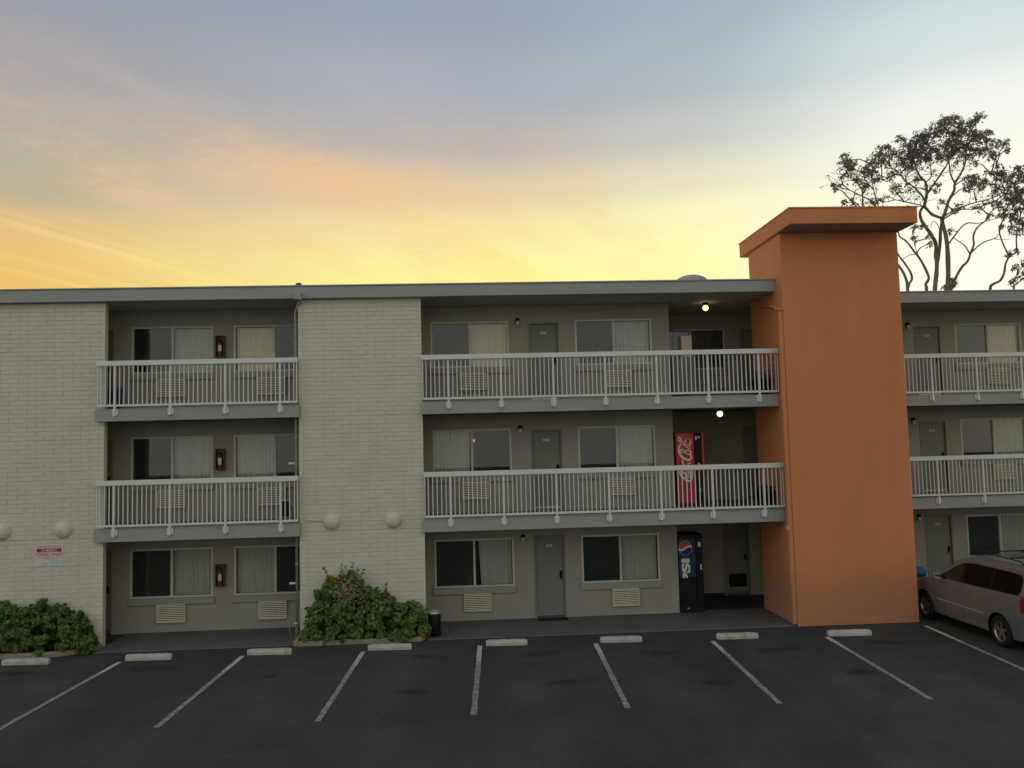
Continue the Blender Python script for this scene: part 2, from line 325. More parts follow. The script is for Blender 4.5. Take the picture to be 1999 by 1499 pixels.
def text_mb(txt, x, y, z, h, bold=0., rot=0, center=True, sx=1.):
    """flat lettering standing in the XZ plane, facing -Y, as mesh"""
    cu = bpy.data.curves.new('t', 'FONT'); cu.body = txt; cu.size = 1; cu.offset = bold; cu.extrude = 0
    ob = bpy.data.objects.new('t', cu); col.objects.link(ob)
    me = bpy.data.meshes.new_from_object(ob.evaluated_get(bpy.context.evaluated_depsgraph_get()))
    vs_ = [v.co.copy() for v in me.vertices]; fs = [tuple(p.vertices) for p in me.polygons]
    bpy.data.objects.remove(ob); bpy.data.curves.remove(cu); bpy.data.meshes.remove(me)
    b = MB()
    if not vs_: return b
    xs = [v.x for v in vs_]; ys = [v.y for v in vs_]; hh = max(max(ys)-min(ys), 1e-6); k = h/hh
    mx = (max(xs)+min(xs))/2 if center else min(xs); my = (max(ys)+min(ys))/2
    out = []
    for v in vs_:
        u = (v.x-mx)*k*sx; w = (v.y-my)*k
        out.append((x+u*math.cos(rot)-w*math.sin(rot), y, z+u*math.sin(rot)+w*math.cos(rot)))
    b.add(out, fs); return b

# ------------------------------------------------------------------ dimensions
F2, F3, SB2, SB3, RB, RT = 2.653, 5.370, 2.352, 5.074, 7.837, 8.146
FL = [0.02, F2, F3]
W = 1.49                       # guest room wall of the near wing
FY, FW = 2.05, 3.54            # balcony face and wall of the far wing
XE = 9.12                      # end of the near wing's room wall
TX0, TX1, TY0, TY1 = 11.36, 14.22, -.46, 1.72

# ------------------------------------------------------------------ ground
g = MB()
g.quad((-150, -90, 0), (170, -90, 0), (170, 220, 0), (-150, 220, 0)); struct(g.build('asphalt_lot', asphalt_m))
# walkway slab at the foot of the rooms
w_ = MB(); w_.bbox(-4.38, -.40, -.1, -.02, W-.002, .02, .012); struct(w_.build('walkway', conc_m))
w_ = MB(); w_.bbox(2.90, -.40, -.1, TX0-.002, 1.70, .02, .012); struct(w_.build('walkway', conc_m))
w_ = MB(); w_.bbox(XE+.004, 1.704, -.1, 24, FW-.002, .016, .006); struct(w_.build('corridor_floor', darkfloor_m))
# oil stains: thin irregular sheets of stained tar
def stain_mat():
    m = bpy.data.materials.new('oil stain'); m.use_nodes = True; t = m.node_tree; b = t.nodes['Principled BSDF']; o = t.nodes['Material Output']
    b.inputs['Base Color'].default_value = (.030, .030, .028, 1); b.inputs['Roughness'].default_value = .8; b.inputs['Specular IOR Level'].default_value = .2
    gm = t.nodes.new('ShaderNodeNewGeometry'); n = t.nodes.new('ShaderNodeTexNoise'); n.inputs['Scale'].default_value = 2.2; n.inputs['Detail'].default_value = 7; n.inputs['Roughness'].default_value = .65; t.links.new(gm.outputs['Position'], n.inputs['Vector'])
    tc_ = t.nodes.new('ShaderNodeTexCoord'); ln_ = t.nodes.new('ShaderNodeVectorMath'); ln_.operation = 'LENGTH'; t.links.new(tc_.outputs['Object'], ln_.inputs[0])
    ad = t.nodes.new('ShaderNodeMath'); ad.operation = 'MULTIPLY_ADD'; ad.inputs[1].default_value = 1.5; t.links.new(n.outputs[0], ad.inputs[0]); t.links.new(ln_.outputs['Value'], ad.inputs[2])
    mr = t.nodes.new('ShaderNodeMapRange'); mr.interpolation_type = 'SMOOTHSTEP'; mr.inputs[1].default_value = 1.45; mr.inputs[2].default_value = .6; mr.inputs[4].default_value = .42; t.links.new(ad.outputs[0], mr.inputs[0])
    ed = t.nodes.new('ShaderNodeMapRange'); ed.inputs[1].default_value = 1.0; ed.inputs[2].default_value = .7; t.links.new(ln_.outputs['Value'], ed.inputs[0])
    mm = t.nodes.new('ShaderNodeMath'); mm.operation = 'MULTIPLY'; t.links.new(mr.outputs[0], mm.inputs[0]); t.links.new(ed.outputs[0], mm.inputs[1])
    tr = t.nodes.new('ShaderNodeBsdfTransparent'); ms = t.nodes.new('ShaderNodeMixShader'); t.links.new(mm.outputs[0], ms.inputs[0]); t.links.new(tr.outputs[0], ms.inputs[1]); t.links.new(b.outputs[0], ms.inputs[2]); t.links.new(ms.outputs[0], o.inputs[0]); return m
stain_m = stain_mat()
sb_ = MB(); sb_.add([(math.cos(2*math.pi*k_/28), math.sin(2*math.pi*k_/28), 0) for k_ in range(28)], [tuple(range(28))]); stain_me = sb_.mesh(); stain_me.materials.append(stain_m)
STAINS = [(-2.6, -1.95, 1.0, .5), (.0, -2.9, .5, .35), (2.9, -1.85, .8, .4), (2.75, -4.3, .6, .4), (5.3, -2.0, 1.0, .5), (5.6, -4.1, .7, .5), (7.7, -2.3, 1.0, .55), (10.2, -2.4, .9, .5), (12.6, -2.2, 1.1, .5), (-5.2, -1.9, 1.1, .4), (8.1, -4.5, .8, .5), (11.0, -4.2, .7, .5)]
for i, (x, y, a, b_) in enumerate(STAINS):
    o = struct(link('oil_stain', stain_me)); o.location = (x, y, .004); o.scale = (a, b_, 1); o.rotation_euler = (0, 0, .3*math.sin(i*2.1))
# parking lines
def paint_mat():
    m = bpy.data.materials.new('worn line paint'); m.use_nodes = True; t = m.node_tree; b = t.nodes['Principled BSDF']; o = t.nodes['Material Output']
    b.inputs['Roughness'].default_value = .7
    gm = t.nodes.new('ShaderNodeNewGeometry'); sp = t.nodes.new('ShaderNodeSeparateXYZ'); t.links.new(gm.outputs['Position'], sp.inputs[0])
    n = t.nodes.new('ShaderNodeTexNoise'); n.inputs['Scale'].default_value = 9; n.inputs['Detail'].default_value = 8; n.inputs['Roughness'].default_value = .7; t.links.new(gm.outputs['Position'], n.inputs['Vector'])
    # more worn in the middle of the bay where tyres cross
    wy = t.nodes.new('ShaderNodeMapRange'); wy.interpolation_type = 'SMOOTHSTEP'; wy.inputs[1].default_value = -3.0; wy.inputs[2].default_value = -1.4; wy.inputs[3].default_value = .62; wy.inputs[4].default_value = .30; t.links.new(sp.outputs[1], wy.inputs[0])
    sb = t.nodes.new('ShaderNodeMath'); sb.operation = 'SUBTRACT'; t.links.new(n.outputs[0], sb.inputs[0]); t.links.new(wy.outputs[0], sb.inputs[1])
    mr = t.nodes.new('ShaderNodeMapRange'); mr.inputs[1].default_value = -.22; mr.inputs[2].default_value = .16; mr.inputs[3].default_value = .18; mr.inputs[4].default_value = .95; t.links.new(sb.outputs[0], mr.inputs[0])
    mx = t.nodes.new('ShaderNodeMix'); mx.data_type = 'RGBA'; t.links.new(mr.outputs[0], mx.inputs[0]); mx.inputs[6].default_value = (.06, .06, .06, 1); mx.inputs[7].default_value = (.62, .62, .58, 1); t.links.new(mx.outputs[2], b.inputs['Base Color']); return m
paint_m = paint_mat()
LINES = [((-3.436, -1.3), (-3.70, -6.0)), ((-.945, -1.185), (-1.128, -5.70)), ((1.586, -1.24), (1.40, -5.74)), ((4.071, -1.10), (3.886, -5.75)), ((6.556, -1.324), (6.385, -5.76)), ((9.054, -1.505), (8.864, -5.86)), ((11.549, -1.541), (11.339, -5.99)), ((14.124, -.859), (13.82, -5.9))]
for a, b_ in LINES:
    h = .05; m_ = MB(); n = 24; v = []
    for k_ in range(n+1):
        t_ = k_/n; x = a[0]+(b_[0]-a[0])*t_; y = a[1]+(b_[1]-a[1])*t_
        v += [(x-h*(1+.12*R_.uniform(-1, 1)), y, .0085), (x+h*(1+.12*R_.uniform(-1, 1)), y, .0085)]
    m_.add(v, [(2*k_, 2*k_+1, 2*k_+3, 2*k_+2) for k_ in range(n)]); struct(m_.build('parking_line', paint_m))

# ------------------------------------------------------------------ wheel stops
STOPS = [(-5.905, -4.929, -1.20), (-3.377, -2.418, -1.22), (-.874, .061, -1.16), (1.67, 2.601, -1.15), (4.203, 5.096, -1.17), (6.679, 7.573, -1.28), (9.209, 10.094, -1.39), (11.632, 12.561, -1.51)]
SLAB = ['concrete wheel stop in front of the left planter bush', 'concrete wheel stop in front of the fire extinguisher bay, left one', 'concrete wheel stop just left of the brick planter with red flowers', 'concrete wheel stop against the kerb of the flowering planter',
        'concrete wheel stop right of the black trash can', 'concrete wheel stop below the ground floor window left of the cola machines', 'concrete wheel stop in front of the vending machine passage', 'concrete wheel stop in front of the orange tower']
for i, (x0, x1, y) in enumerate(STOPS):
    m_ = MB(); n = 14; L_ = x1-x0; v = []; f = []
    prof = [(-.0, 0), (.0, .055), (.028, .115), (.12, .115), (.148, .055), (.148, 0)]
    for k_ in range(n+1):
        t_ = k_/n; e_ = .012 if k_ in (0, n) else 0
        for (py, pz) in prof:
            j = .004*R_.uniform(-1, 1); v.append((x0+L_*t_, y+py+(e_ if py < .05 else -e_)+j*.6-.06*(t_-.5), max(pz-e_*(pz > .06)+j*(pz > .02), 0)))
    q = len(prof)
    for k_ in range(n):
        for p in range(q-1): f.append((k_*q+p, k_*q+p+1, (k_+1)*q+p+1, (k_+1)*q+p))
    f += [tuple(range(q))[::-1], tuple(n*q+p for p in range(q))]
    m_.add(v, f); tag(m_.build('wheel_stop', stop_m), SLAB[i], 'wheel stop', 'concrete wheel stops at the heads of the parking bays')

# ------------------------------------------------------------------ near wing
wing = thing('motel_wing', (0, 0, 0), 'three storey beige motel wing with grey balconies between cream brick panels', 'building')
def wall_sheet(x0, x1, z0, z1, y, ops, depth=.10):
    xs = sorted({x0, x1, *[o[0] for o in ops], *[o[2] for o in ops]}); zs = sorted({z0, z1, *[o[1] for o in ops], *[o[3] for o in ops]})
    b = MB()
    for i in range(len(xs)-1):
        for j in range(len(zs)-1):
            cx, cz = (xs[i]+xs[i+1])/2, (zs[j]+zs[j+1])/2
            if any(o[0] < cx < o[2] and o[1] < cz < o[3] for o in ops): continue
            b.quad((xs[i], y, zs[j]), (xs[i+1], y, zs[j]), (xs[i+1], y, zs[j+1]), (xs[i], y, zs[j+1]))
    for (a, c, d, e) in ops:
        b.quad((a, y, c), (a, y+depth, c), (a, y+depth, e), (a, y, e)); b.quad((d, y, c), (d, y, e), (d, y+depth, e), (d, y+depth, c))
        b.quad((a, y, e), (a, y+depth, e), (d, y+depth, e), (d, y, e)); b.quad((a, y, c), (d, y, c), (d, y+depth, c), (a, y+depth, c))
    return b
WIN_Z = (.79, 1.965)                  # window above the floor
def zwin(fl): return (FL[fl]+WIN_Z[0]+(.125 if fl else .02), FL[fl]+(2.075 if fl else 1.99))
DH = 2.03
near_wins = {}; ops = []
for fl in range(3):
    z0, z1 = zwin(fl)
    for x0, x1 in ((-4.32, -2.34), (-1.84, .14), (3.03, 5.0), (6.69, 8.66)): near_wins[fl, x0] = (x0, z0, x1, z1)
    for x0 in (-5.52, 5.50): ops.append((x0, FL[fl]-(.0 if fl else .02), x0+.78, FL[fl]+DH))
ops += list(near_wins.values())
# one sheet per storey between slabs
wall_sheet(-9.2, XE, 0, RB, W, ops).build('room_wall', stucco_m, wing)
s_ = MB(); s_.quad((XE, W, 0), (XE, FW, 0), (XE, FW, RB), (XE, W, RB)); s_.build('end_wall', stucco_m, wing)
s_ = MB(); s_.quad((-9.2, W, 0), (-9.2, 11, 0), (-9.2, 11, RB), (-9.2, W, RB)); s_.quad((-9.2, 11, 0), (XE, 11, 0), (XE, 11, RB), (-9.2, 11, RB)); s_.build('rear_wall', stucco_m, wing)
def slab_pair(zb, zt, nm):
    b = MB(); b.box(-9.2, .36, zb+.02, TX0-.012, W-.003, zt); b.box(XE+.004, W+.001, zb+.02, TX0-.012, FY+.12, zt-.001)
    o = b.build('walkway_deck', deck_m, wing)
    for (x0, x1) in ((-4.55, .03), (2.83, TX0-.005)):
        e = MB(); e.bbox(x0, 0, zb, x1, .148, zt-.035, .006); e.box(max(x0, -4.375), .149, zb+.01, min(x1, 11.345) if x1 > 5 else -.004, .358, zt-.004) if x0 < 0 else e.box(2.90, .149, zb+.01, 11.345, .358, zt-.004)
        e.box(x0+.004, .025, zt-.034, x1-.004, .14, zt-.002)
        e.build('deck_edge', grey_m, wing)
slab_pair(SB3, F3, 3); slab_pair(SB2, F2, 2)
r = MB(); r.box(-9.2, .06, RB+.006, TX0-.012, 11.2, RT-.03); r.build('roof', soffit_m, wing)
r = MB(); r.bbox(-9.2, -.03, RB, TX0-.004, .055, RT-.035, .005); r.bbox(-9.2, -.055, RT-.033, TX0-.004, .075, RT, .006); r.build('fascia', grey_m, wing)
b = MB(); b.bbox(-.045, -.15, RB-.04, .13, -.035, RB+.13, .01); b.build('gutter_box', grey_m, wing)

CURT = {}
def curtain(x0, x1, z0, z1, y, pleats, amp, seed, lean=0.):
    rr = random.Random(seed); b = MB(); n = max(8, int(pleats*6)); v = []
    ph = [rr.uniform(-.6, .6) for _ in range(n+1)]
    for k_ in range(n+1):
        t_ = k_/n; yy = y+amp*math.sin(t_*pleats*2*math.pi+ph[k_]*.6)+.006*rr.uniform(-1, 1)
        for j in range(4):
            s = j/3; xx = x0+(x1-x0)*t_+lean*(1-t_)*(1-s)
            v.append((xx, yy+.008*(1-s)*math.sin(t_*17+seed), z0+(z1-z0)*s))
    f = [(4*k_+j, 4*k_+4+j, 4*k_+5+j, 4*k_+1+j) for k_ in range(n) for j in range(3)]
    b.add(v, f, True); return b
def make_window(parent, box, y, style, seed):
    """sliding window: frame > glass panes, insect screen, drapes, sill"""
    x0, z0, x1, z1 = box; xm = (x0+x1)/2; t = .045
    f = MB()
    f.bbox(x0, y-.012, z0, x0+t, y+.07, z1, .004); f.bbox(x1-t, y-.012, z0, x1, y+.07, z1, .004)
    f.bbox(x0+t, y-.012, z1-t, x1-t, y+.07, z1, .004); f.bbox(x0+t, y-.014, z0, x1-t, y+.07, z0+.04, .004)
    f.bbox(xm-.028, y-.004, z0+.041, xm+.028, y+.066, z1-t-.001, .004)
    fr = f.build('window', frame_m, parent)
    iz0, iz1 = z0+.04, z1-t
    for (a, c, yy) in ((x0+t, xm-.028, y+.045), (xm+.028, x1-t, y+.03)):
        p = MB(); p.box(a+.0005, yy, iz0, c-.0005, yy+.006, iz1); p.build('pane', glass_m, fr)
    sc = style['screen']
    if sc:
        a, c = (x0+t, xm-.03) if sc == 'L' else (xm+.03, x1-t)
        p = MB(); p.box(a+.002, y+.056, iz0+.002, c-.002, y+.058, iz1-.002); p.build('insect_screen', screen_m, fr)
    rb = MB(); q = .55
    rb.quad((x0+.01, y+q, z0), (x1-.01, y+q, z0), (x1-.01, y+q, z1), (x0+.01, y+q, z1)); rb.quad((x0+.01, y+.072, z0+.005), (x1-.01, y+.072, z0+.005), (x1-.01, y+q, z0+.005), (x0+.01, y+q, z0+.005))
    rb.quad((x0+.01, y+.072, z1-.005), (x0+.01, y+q, z1-.005), (x1-.01, y+q, z1-.005), (x1-.01, y+.072, z1-.005))
    rb.quad((x0+.01, y+.072, z0), (x0+.01, y+q, z0), (x0+.01, y+q, z1), (x0+.01, y+.072, z1)); rb.quad((x1-.01, y+.072, z0), (x1-.01, y+.072, z1), (x1-.01, y+q, z1), (x1-.01, y+q, z0))
    rb.build('room_interior', room_m, fr)
    for i, (a, c, m_, lean) in enumerate(style['cur']):
        X0 = x0+t+(x1-x0-2*t)*a; X1 = x0+t+(x1-x0-2*t)*c
        curtain(X0, X1, iz0-.01, iz1+.01, y+.15, max(2, int((X1-X0)/.085)), .022, seed*7+i, lean).build('curtain', m_, fr)
    sl = MB(); sl.bbox(x0-.05, y-.06, z0-.165, x1+.04, y+.0-.001, z0-.006, .012); sl.build('sill', stucco_m, fr)
    return fr
S_L = lambda light: dict(screen='L', cur=[(.0, .5, cur_blue, 0), (.48, 1, light, 0)])
S_R = lambda light: dict(screen='R', cur=[(0, .52, light, 0), (.5, 1, cur_blue, 0)])
STY = {(2, -4.32): S_L(cur_white), (2, -1.84): S_R(cur_cream), (2, 3.03): dict(screen='L', cur=[(0, .5, cur_white, 0), (.49, 1, cur_cream, 0)]), (2, 6.69): S_L(cur_white),
       (1, -4.32): S_L(cur_white), (1, -1.84): S_R(cur_white), (1, 3.03): dict(screen='R', cur=[(0, .47, cur_white, 0), (.52, .80, cur_blue, 0), (.84, 1, cur_blue, 0)]), (1, 6.69): dict(screen='L', cur=[(0, .44, cur_blue, 0), (.53, 1, cur_white, 0)]),
       (0, -4.32): S_L(cur_white), (0, -1.84): S_R(cur_white), (0, 3.03): dict(screen='L', cur=[(0, .5, cur_blue, 0), (.56, 1, cur_white, .05)]), (0, 6.69): dict(screen='L', cur=[(.06, .42, cur_blue, 0), (.54, 1, cur_white, 0)])}
for i, (k_, bx_) in enumerate(near_wins.items()): make_window(wing, bx_, W, STY[k_], i+1)

def make_door(parent, x0, z0, y, plate, wd=.78, h=DH):
    x1 = x0+wd; t = .045
    d = MB(); d.bbox(x0+t, y+.045, z0+.03, x1-t, y+.085, z0+h-t-.004, .004)
    dr = d.build('door', door_m, parent)
    f = MB(); f.bbox(x0-.005, y-.012, z0, x0+t-.003, y+.088, z0+h+.004, .004); f.bbox(x1-t+.003, y-.012, z0, x1+.005, y+.088, z0+h+.004, .004); f.bbox(x0+t-.002, y-.010, z0+h-t, x1-t+.002, y+.088, z0+h+.003, .004)
    f.build('door_frame', doorframe_m, dr)
    th = MB(); th.bbox(x0+t, y-.015, z0, x1-t, y+.10, z0+.022, .006); th.bbox(x0+t, y+.03, z0+.05, x1-t, y+.044, z0+.10, .003); th.build('threshold', steel_m, dr)
    hz = z0+.94; hx = x1-t-.075
    l = MB(); l.bbox(hx-.03, y+.02, hz+.03, hx+.035, y+.044, hz+.20, .008); l.lathe([(0, .0), (.022, 0), (.024, .012), (.0, .014)], (hx, y+.02, hz+.14), '-y', 14); l.build('door_lock', black_m, dr)
    hd = MB(); hd.lathe([(0, 0), (.028, 0), (.028, .01), (.012, .014), (.012, .045), (0, .05)], (hx, y+.044, hz), '-y', 14); hd.tube([(hx, y-.0, hz), (hx-.05, y-.004, hz+.002), (hx-.115, y+.002, hz-.004)], [.011, .010, .008], 8); hd.build('door_handle', steel_m, dr)
    if plate:
        cx = (x0+x1)/2; pz = z0+1.76
        p = MB(); p.bbox(cx-.075, y+.037, pz-.03, cx+.075, y+.0445, pz+.03, .003); p.build('number_plate', white_m, dr)
        text_mb(plate, cx, y+.0365, pz, .042, .012).build('door_number', black_m, dr)
        e = MB(); e.lathe([(0, 0), (.012, 0), (.012, .006), (0, .007)], (cx, y+.044, pz-.16), '-y', 10); e.build('peephole', steel_m, dr)
    return dr
for fl, num in ((0, '107'), (1, '207'), (2, '307')):
    make_door(wing, 5.50, FL[fl], W, num); make_door(wing, -5.52, FL[fl], W, None)

# ------------------------------------------------------------------ far wing
far = thing('motel_wing', (0, 0, 0), 'set back motel wing right of the orange tower with grey balconies behind the van', 'building')
fops = []; fwins = {}
for fl in range(3):
    z0, z1 = zwin(fl); fwins[fl, 17.91] = (17.91, z0, 19.88, z1)
    fwins[fl, 21.5] = (21.5, z0, 23.4, z1)
    fops.append((16.72, FL[fl]-.02, 17.50, FL[fl]+DH))
cw = (9.25, FL[2]+.92, 11.21, FL[2]+2.06); 
fops += list(fwins.values())+[cw, (10.92, 0, 11.66, DH), (11.62, FL[1], 12.4, FL[1]+DH), (11.66, FL[2], 12.44, FL[2]+DH)]
wall_sheet(XE, 24, 0, RB, FW, fops).build('room_wall', stucco_m, far)
s_ = MB(); s_.quad((24, FW, 0), (24, 12, 0), (24, 12, RB), (24, FW, RB)); s_.quad((XE, 12, 0), (24, 12, 0), (24, 12, RB), (XE, 12, RB)); s_.build('rear_wall', stucco_m, far)
for zb, zt in ((SB3, F3), (SB2, F2)):
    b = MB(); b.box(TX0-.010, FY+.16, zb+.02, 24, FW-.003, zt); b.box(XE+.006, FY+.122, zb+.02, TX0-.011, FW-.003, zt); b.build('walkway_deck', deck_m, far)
    e = MB(); e.bbox(TX0+.01, FY, zb, 24, FY+.148, zt-.035, .006); e.box(TX0+.014, FY+.02, zt-.034, 24, FY+.15, zt-.002); e.build('deck_edge', grey_m, far)
r = MB(); r.box(TX0-.010, FY+.02, RB+.006, 24.2, 12.2, RT-.03); r.build('roof', soffit_m, far)
r = MB(); r.bbox(TX0+.002, FY-.06, RB, 24.2, FY+.018, RT-.035, .005); r.bbox(TX0+.002, FY-.085, RT-.033, 24.2, FY+.03, RT, .006); r.build('fascia', grey_m, far)
FST = {2: dict(screen='L', cur=[(0, .5, cur_white, 0), (.49, 1, cur_cream, 0)]), 1: S_L(cur_white), 0: S_L(cur_white)}
for i, (k_, bx_) in enumerate(fwins.items()): make_window(far, bx_, FW, FST[k_[0]], 40+i)
make_window(far, cw, FW, dict(screen=None, cur=[(0, .24, cur_blue, 0), (.27, 1, cur_blue, 0)]), 60)
for fl, num in ((0, '108'), (1, '208'), (2, '308')): make_door(far, 16.72, FL[fl], FW, num)
make_door(far, 11.62, FL[1], FW, None); make_door(far, 11.66, FL[2], FW, None)
cdoor = make_door(far, 10.92, 0, FW, None, .74)
v = MB(); v.box(11.06, FW+.035, .24, 11.55, FW+.0445, .60)
for k_ in range(5): v.bbox(11.065+k_*.1, FW+.02, .255, 11.065+k_*.1+.06, FW+.036, .585, .004)
v.build('vent_grille', black_m, cdoor)
b = MB(); b.box(XE+.01, FW-.02, .016, 10.915, FW-.001, .10); b.build('baseboard', darkfloor_m, far)

# ------------------------------------------------------------------ orange tower
tower = thing('orange_tower', (12.8, .6, 0), 'tall orange stucco tower with a flat overhanging slab cap', 'tower')
t = MB(); t.bbox(TX0, TY0, 0, TX1, TY1, 9.15, .008); t.build('shaft', orange_m, tower)
t = MB(); t.bbox(11.295, -1.28, 9.152, 14.285, 2.2, 9.52, .006); t.build('cap', orange_m, tower)
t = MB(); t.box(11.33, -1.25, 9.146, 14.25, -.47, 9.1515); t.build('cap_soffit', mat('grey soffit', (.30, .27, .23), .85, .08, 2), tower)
t = MB(); t.box(11.28, -1.297, 9.505, 14.30, 2.215, 9.535); t.build('cap_flashing', orange_m, tower)
t = MB(); t.bbox(TX0-.105, TY0+.02, .05, TX0-.002, TY0+.13, 7.32, .012); dsp = t.build('downspout', orange_m, tower)
t = MB(); t.bbox(TX0-.135, TY0-.012, 7.30, TX0+.02, TY0+.15, 7.37, .01); t.build('downspout_collar', orange_m, dsp)
t = MB(); t.tube([(TX0-.05, TY0+.12, 7.33), (TX0-.05, .0, 7.46), (TX0-.05, .75, 7.62), (TX0-.05, 1.3, 7.80), (TX0-.05, 1.3, RB+.02)], .035, 8); t.build('drain_pipe', orange_m, dsp)
t = MB(); t.bbox(TX0-.12, TY0+.01, 2.20, TX0-.106, TY0+.12, 2.29, .003); t.build('small_plate', white_m, dsp)

# ------------------------------------------------------------------ brick panels: every brick its own piece
BR = .15
def brick_panel(x0, x1, label, seed, off):
    rr = random.Random(seed); root = thing('brick_wall', ((x0+x1)/2, BR, 0), label, 'wall', 'cream painted brick panels of the near wing')
    ch = RB/77.; j = .008; bl = .40
    back = MB(); back.box(x0+.006, BR+.011, 0, x1-.006, BR+.185, RB-.002); back.build('mortar_bed', mortar_m, root)
    cell = []
    for c in range(77):
        za = c*ch; zb = za+ch-j
        if c == 23: zb -= .026
        x = x0-((off+(c % 2)*.5) % 1.0)*bl
        while x < x1-.01:
            a = max(x, x0); e = min(x+bl-j, x1)
            if e-a > .04: cell.append((a, za, e, zb))
            x += bl
    vis = sorted(cell, key=lambda q: (q[0] < -6.5, q[1] < .75, q[1] > 7.79, -((q[2]-q[0]) > .3), q[1]))
    shared = {}; rest = MB()
    for i, (a, za, e, zb) in enumerate(vis):
        pr = rr.uniform(-.003, .0035); wd = round(e-a, 2); hh = round(zb-za, 3)
        if i < 300:
            key = (wd, hh)
            if key not in shared:
                m_ = MB(); m_.bbox(-(e-a)/2, 0, 0, (e-a)/2, .05, zb-za, .004); me = m_.mesh(); me.name = 'brick'; me.materials.append(brick_m); shared[key] = me
            o = link('brick', shared[key], root, ((a+e)/2, BR+pr, za)); o.rotation_euler = (rr.uniform(-.006, .006), 0, rr.uniform(-.004, .004))
        else: rest.bbox(a, BR+pr, za, e, BR+pr+.05, zb, .004)
    if rest.v: o = rest.build('upper_bricks', brick_m, root); o['kind'] = 'stuff'
    return root
brick_panel(-7.6, -4.40, 'cream painted brick panel at the left edge, with the parking sign', 11, .3)
brick_panel(0.0, 2.865, 'cream painted brick panel in the middle, behind the flowering bush', 12, .0)

# ------------------------------------------------------------------ railings
bal_me = None
def railing(x0, x1, zt, y, posts, label, nb=12):
    root = thing('balcony_railing', ((x0+x1)/2, y, zt), label, 'railing', 'white metal balcony railings')
    global bal_me
    zr = zt+1.08
    b = MB(); b.bbox(x0-.01, y-.055, zr-.115, x1+.01, y+.055, zr, .008); b.build('top_rail', rail_m, root)
    b = MB(); b.bbox(x0, y-.018, zt+.035, x1, y+.018, zt+.085, .004); b.build('bottom_rail', rail_m, root)
    if bal_me is None:
        m_ = MB(); m_.box(-.0105, -.0105, .0855, .0105, .0105, .9645); bal_me = m_.mesh(); bal_me.name = 'baluster'; bal_me.materials.append(rail_m)
        m_ = MB(); m_.bbox(-.024, -.026, -.185, .024, .026, .0345, .004); m_.box(-.023, -.0255, .0855, .023, .0255, .9645); railing.post = m_.mesh(); railing.post.name = 'post'; railing.post.materials.append(rail_m)
        m_ = MB(); m_.bbox(-.066, .012, -.17, -.0245, .036, -.015, .004); m_.bbox(.0245, .012, -.16, .066, .036, -.02, .004); m_.bbox(-.03, .027, -.175, .03, .037, -.01, .002)
        m_.lathe([(0, 0), (.009, 0), (.009, .008), (0, .009)], (-.045, .012, -.06), '-y', 6); m_.lathe([(0, 0), (.009, 0), (.009, .008), (0, .009)], (.045, .012, -.06), '-y', 6)
        railing.br = m_.mesh(); railing.br.name = 'bracket'; railing.br.materials.append(rail_m)
    pitch = (posts[1]-posts[0])/nb; xs = []
    for p in posts:
        o = link('post', railing.post, root, (p, y, zt)); 
        k_ = link('bracket', railing.br, o); k_.location = (0, 0, 0)
    a = posts[0]; n0 = int((a-x0)/pitch); k_ = -n0
    P = list(posts)
    cur = posts[0]-pitch*n0
    while cur < x1-.02:
        if cur > x0+.02 and min(abs(cur-p) for p in P) > .04:
            o = link('baluster', bal_me, root, (cur+R_.uniform(-.003, .003), y, zt)); o.rotation_euler = (0, R_.uniform(-.004, .004), 0)
        cur += pitch
    e = MB()
    e.box(x0+.001, y-.0115, zt+.0855, x0+.024, y+.0115, zt+.9645); e.build('end_bar', rail_m, root)
    e = MB(); e.box(x1-.024, y-.0115, zt+.0855, x1-.001, y+.0115, zt+.9645); e.build('end_bar', rail_m, root)
    return root
PL = [-4.095+1.237*i for i in range(4)]; PR = [3.483+1.2295*i for i in range(7)]; PF = [15.035+1.245*i for i in range(6)]
for zt, nm in ((F3, 'third floor'), (F2, 'second floor')):
    railing(-4.48, .01, zt, -.04, PL, f'white {nm} balcony railing between the two brick panels')
    railing(2.88, 11.34, zt, -.04, PR, f'long white {nm} balcony railing between brick panel and orange tower')
    railing(14.3, 21.5, zt, FY-.04, [p+(.37 if zt == F2 else 0)*0 for p in PF], f'white {nm} balcony railing right of the orange tower')

# ------------------------------------------------------------------ air conditioners
slat_me = None
def air_con(x, z, y, label, wd=.67, h=.43):
    global slat_me
    root = thing('air_conditioner', (x+wd/2, y, z), label, 'air conditioner', 'louvred wall air conditioners under the windows')
    b = MB(); t = .022
    b.bbox(x, y-.085, z, x+t, y-.001, z+h, .004); b.bbox(x+wd-t, y-.085, z, x+wd, y-.001, z+h, .004); b.bbox(x+t, y-.085, z+h-t, x+wd-t, y-.001, z+h, .004); b.bbox(x+t, y-.085, z, x+wd-t, y-.001, z+t, .004)
    b.build('casing', cream_m, root)
    b = MB(); b.box(x+t, y-.02, z+t, x+wd-t, y-.002, z+h-t); b.build('coil_backing', louverback_m, root)
    if slat_me is None:
        m_ = MB(); q = wd/2-t-.001
        m_.add([(-q, -.060, -.013), (q, -.060, -.013), (q, -.056, -.017), (-q, -.056, -.017), (-q, -.048, .009), (q, -.048, .009), (q, -.040, .006), (-q, -.040, .006)],
               [(0, 1, 5, 4), (3, 7, 6, 2), (0, 3, 2, 1), (4, 5, 6, 7), (0, 4, 7, 3), (1, 2, 6, 5)]); slat_me = m_.mesh(); slat_me.name = 'slat'; slat_me.materials.append(cream_m)
    n = 9
    for k_ in range(n): link('slat', slat_me, root, (x+wd/2, y-.02, z+t+(h-2*t)*(k_+.5)/n))
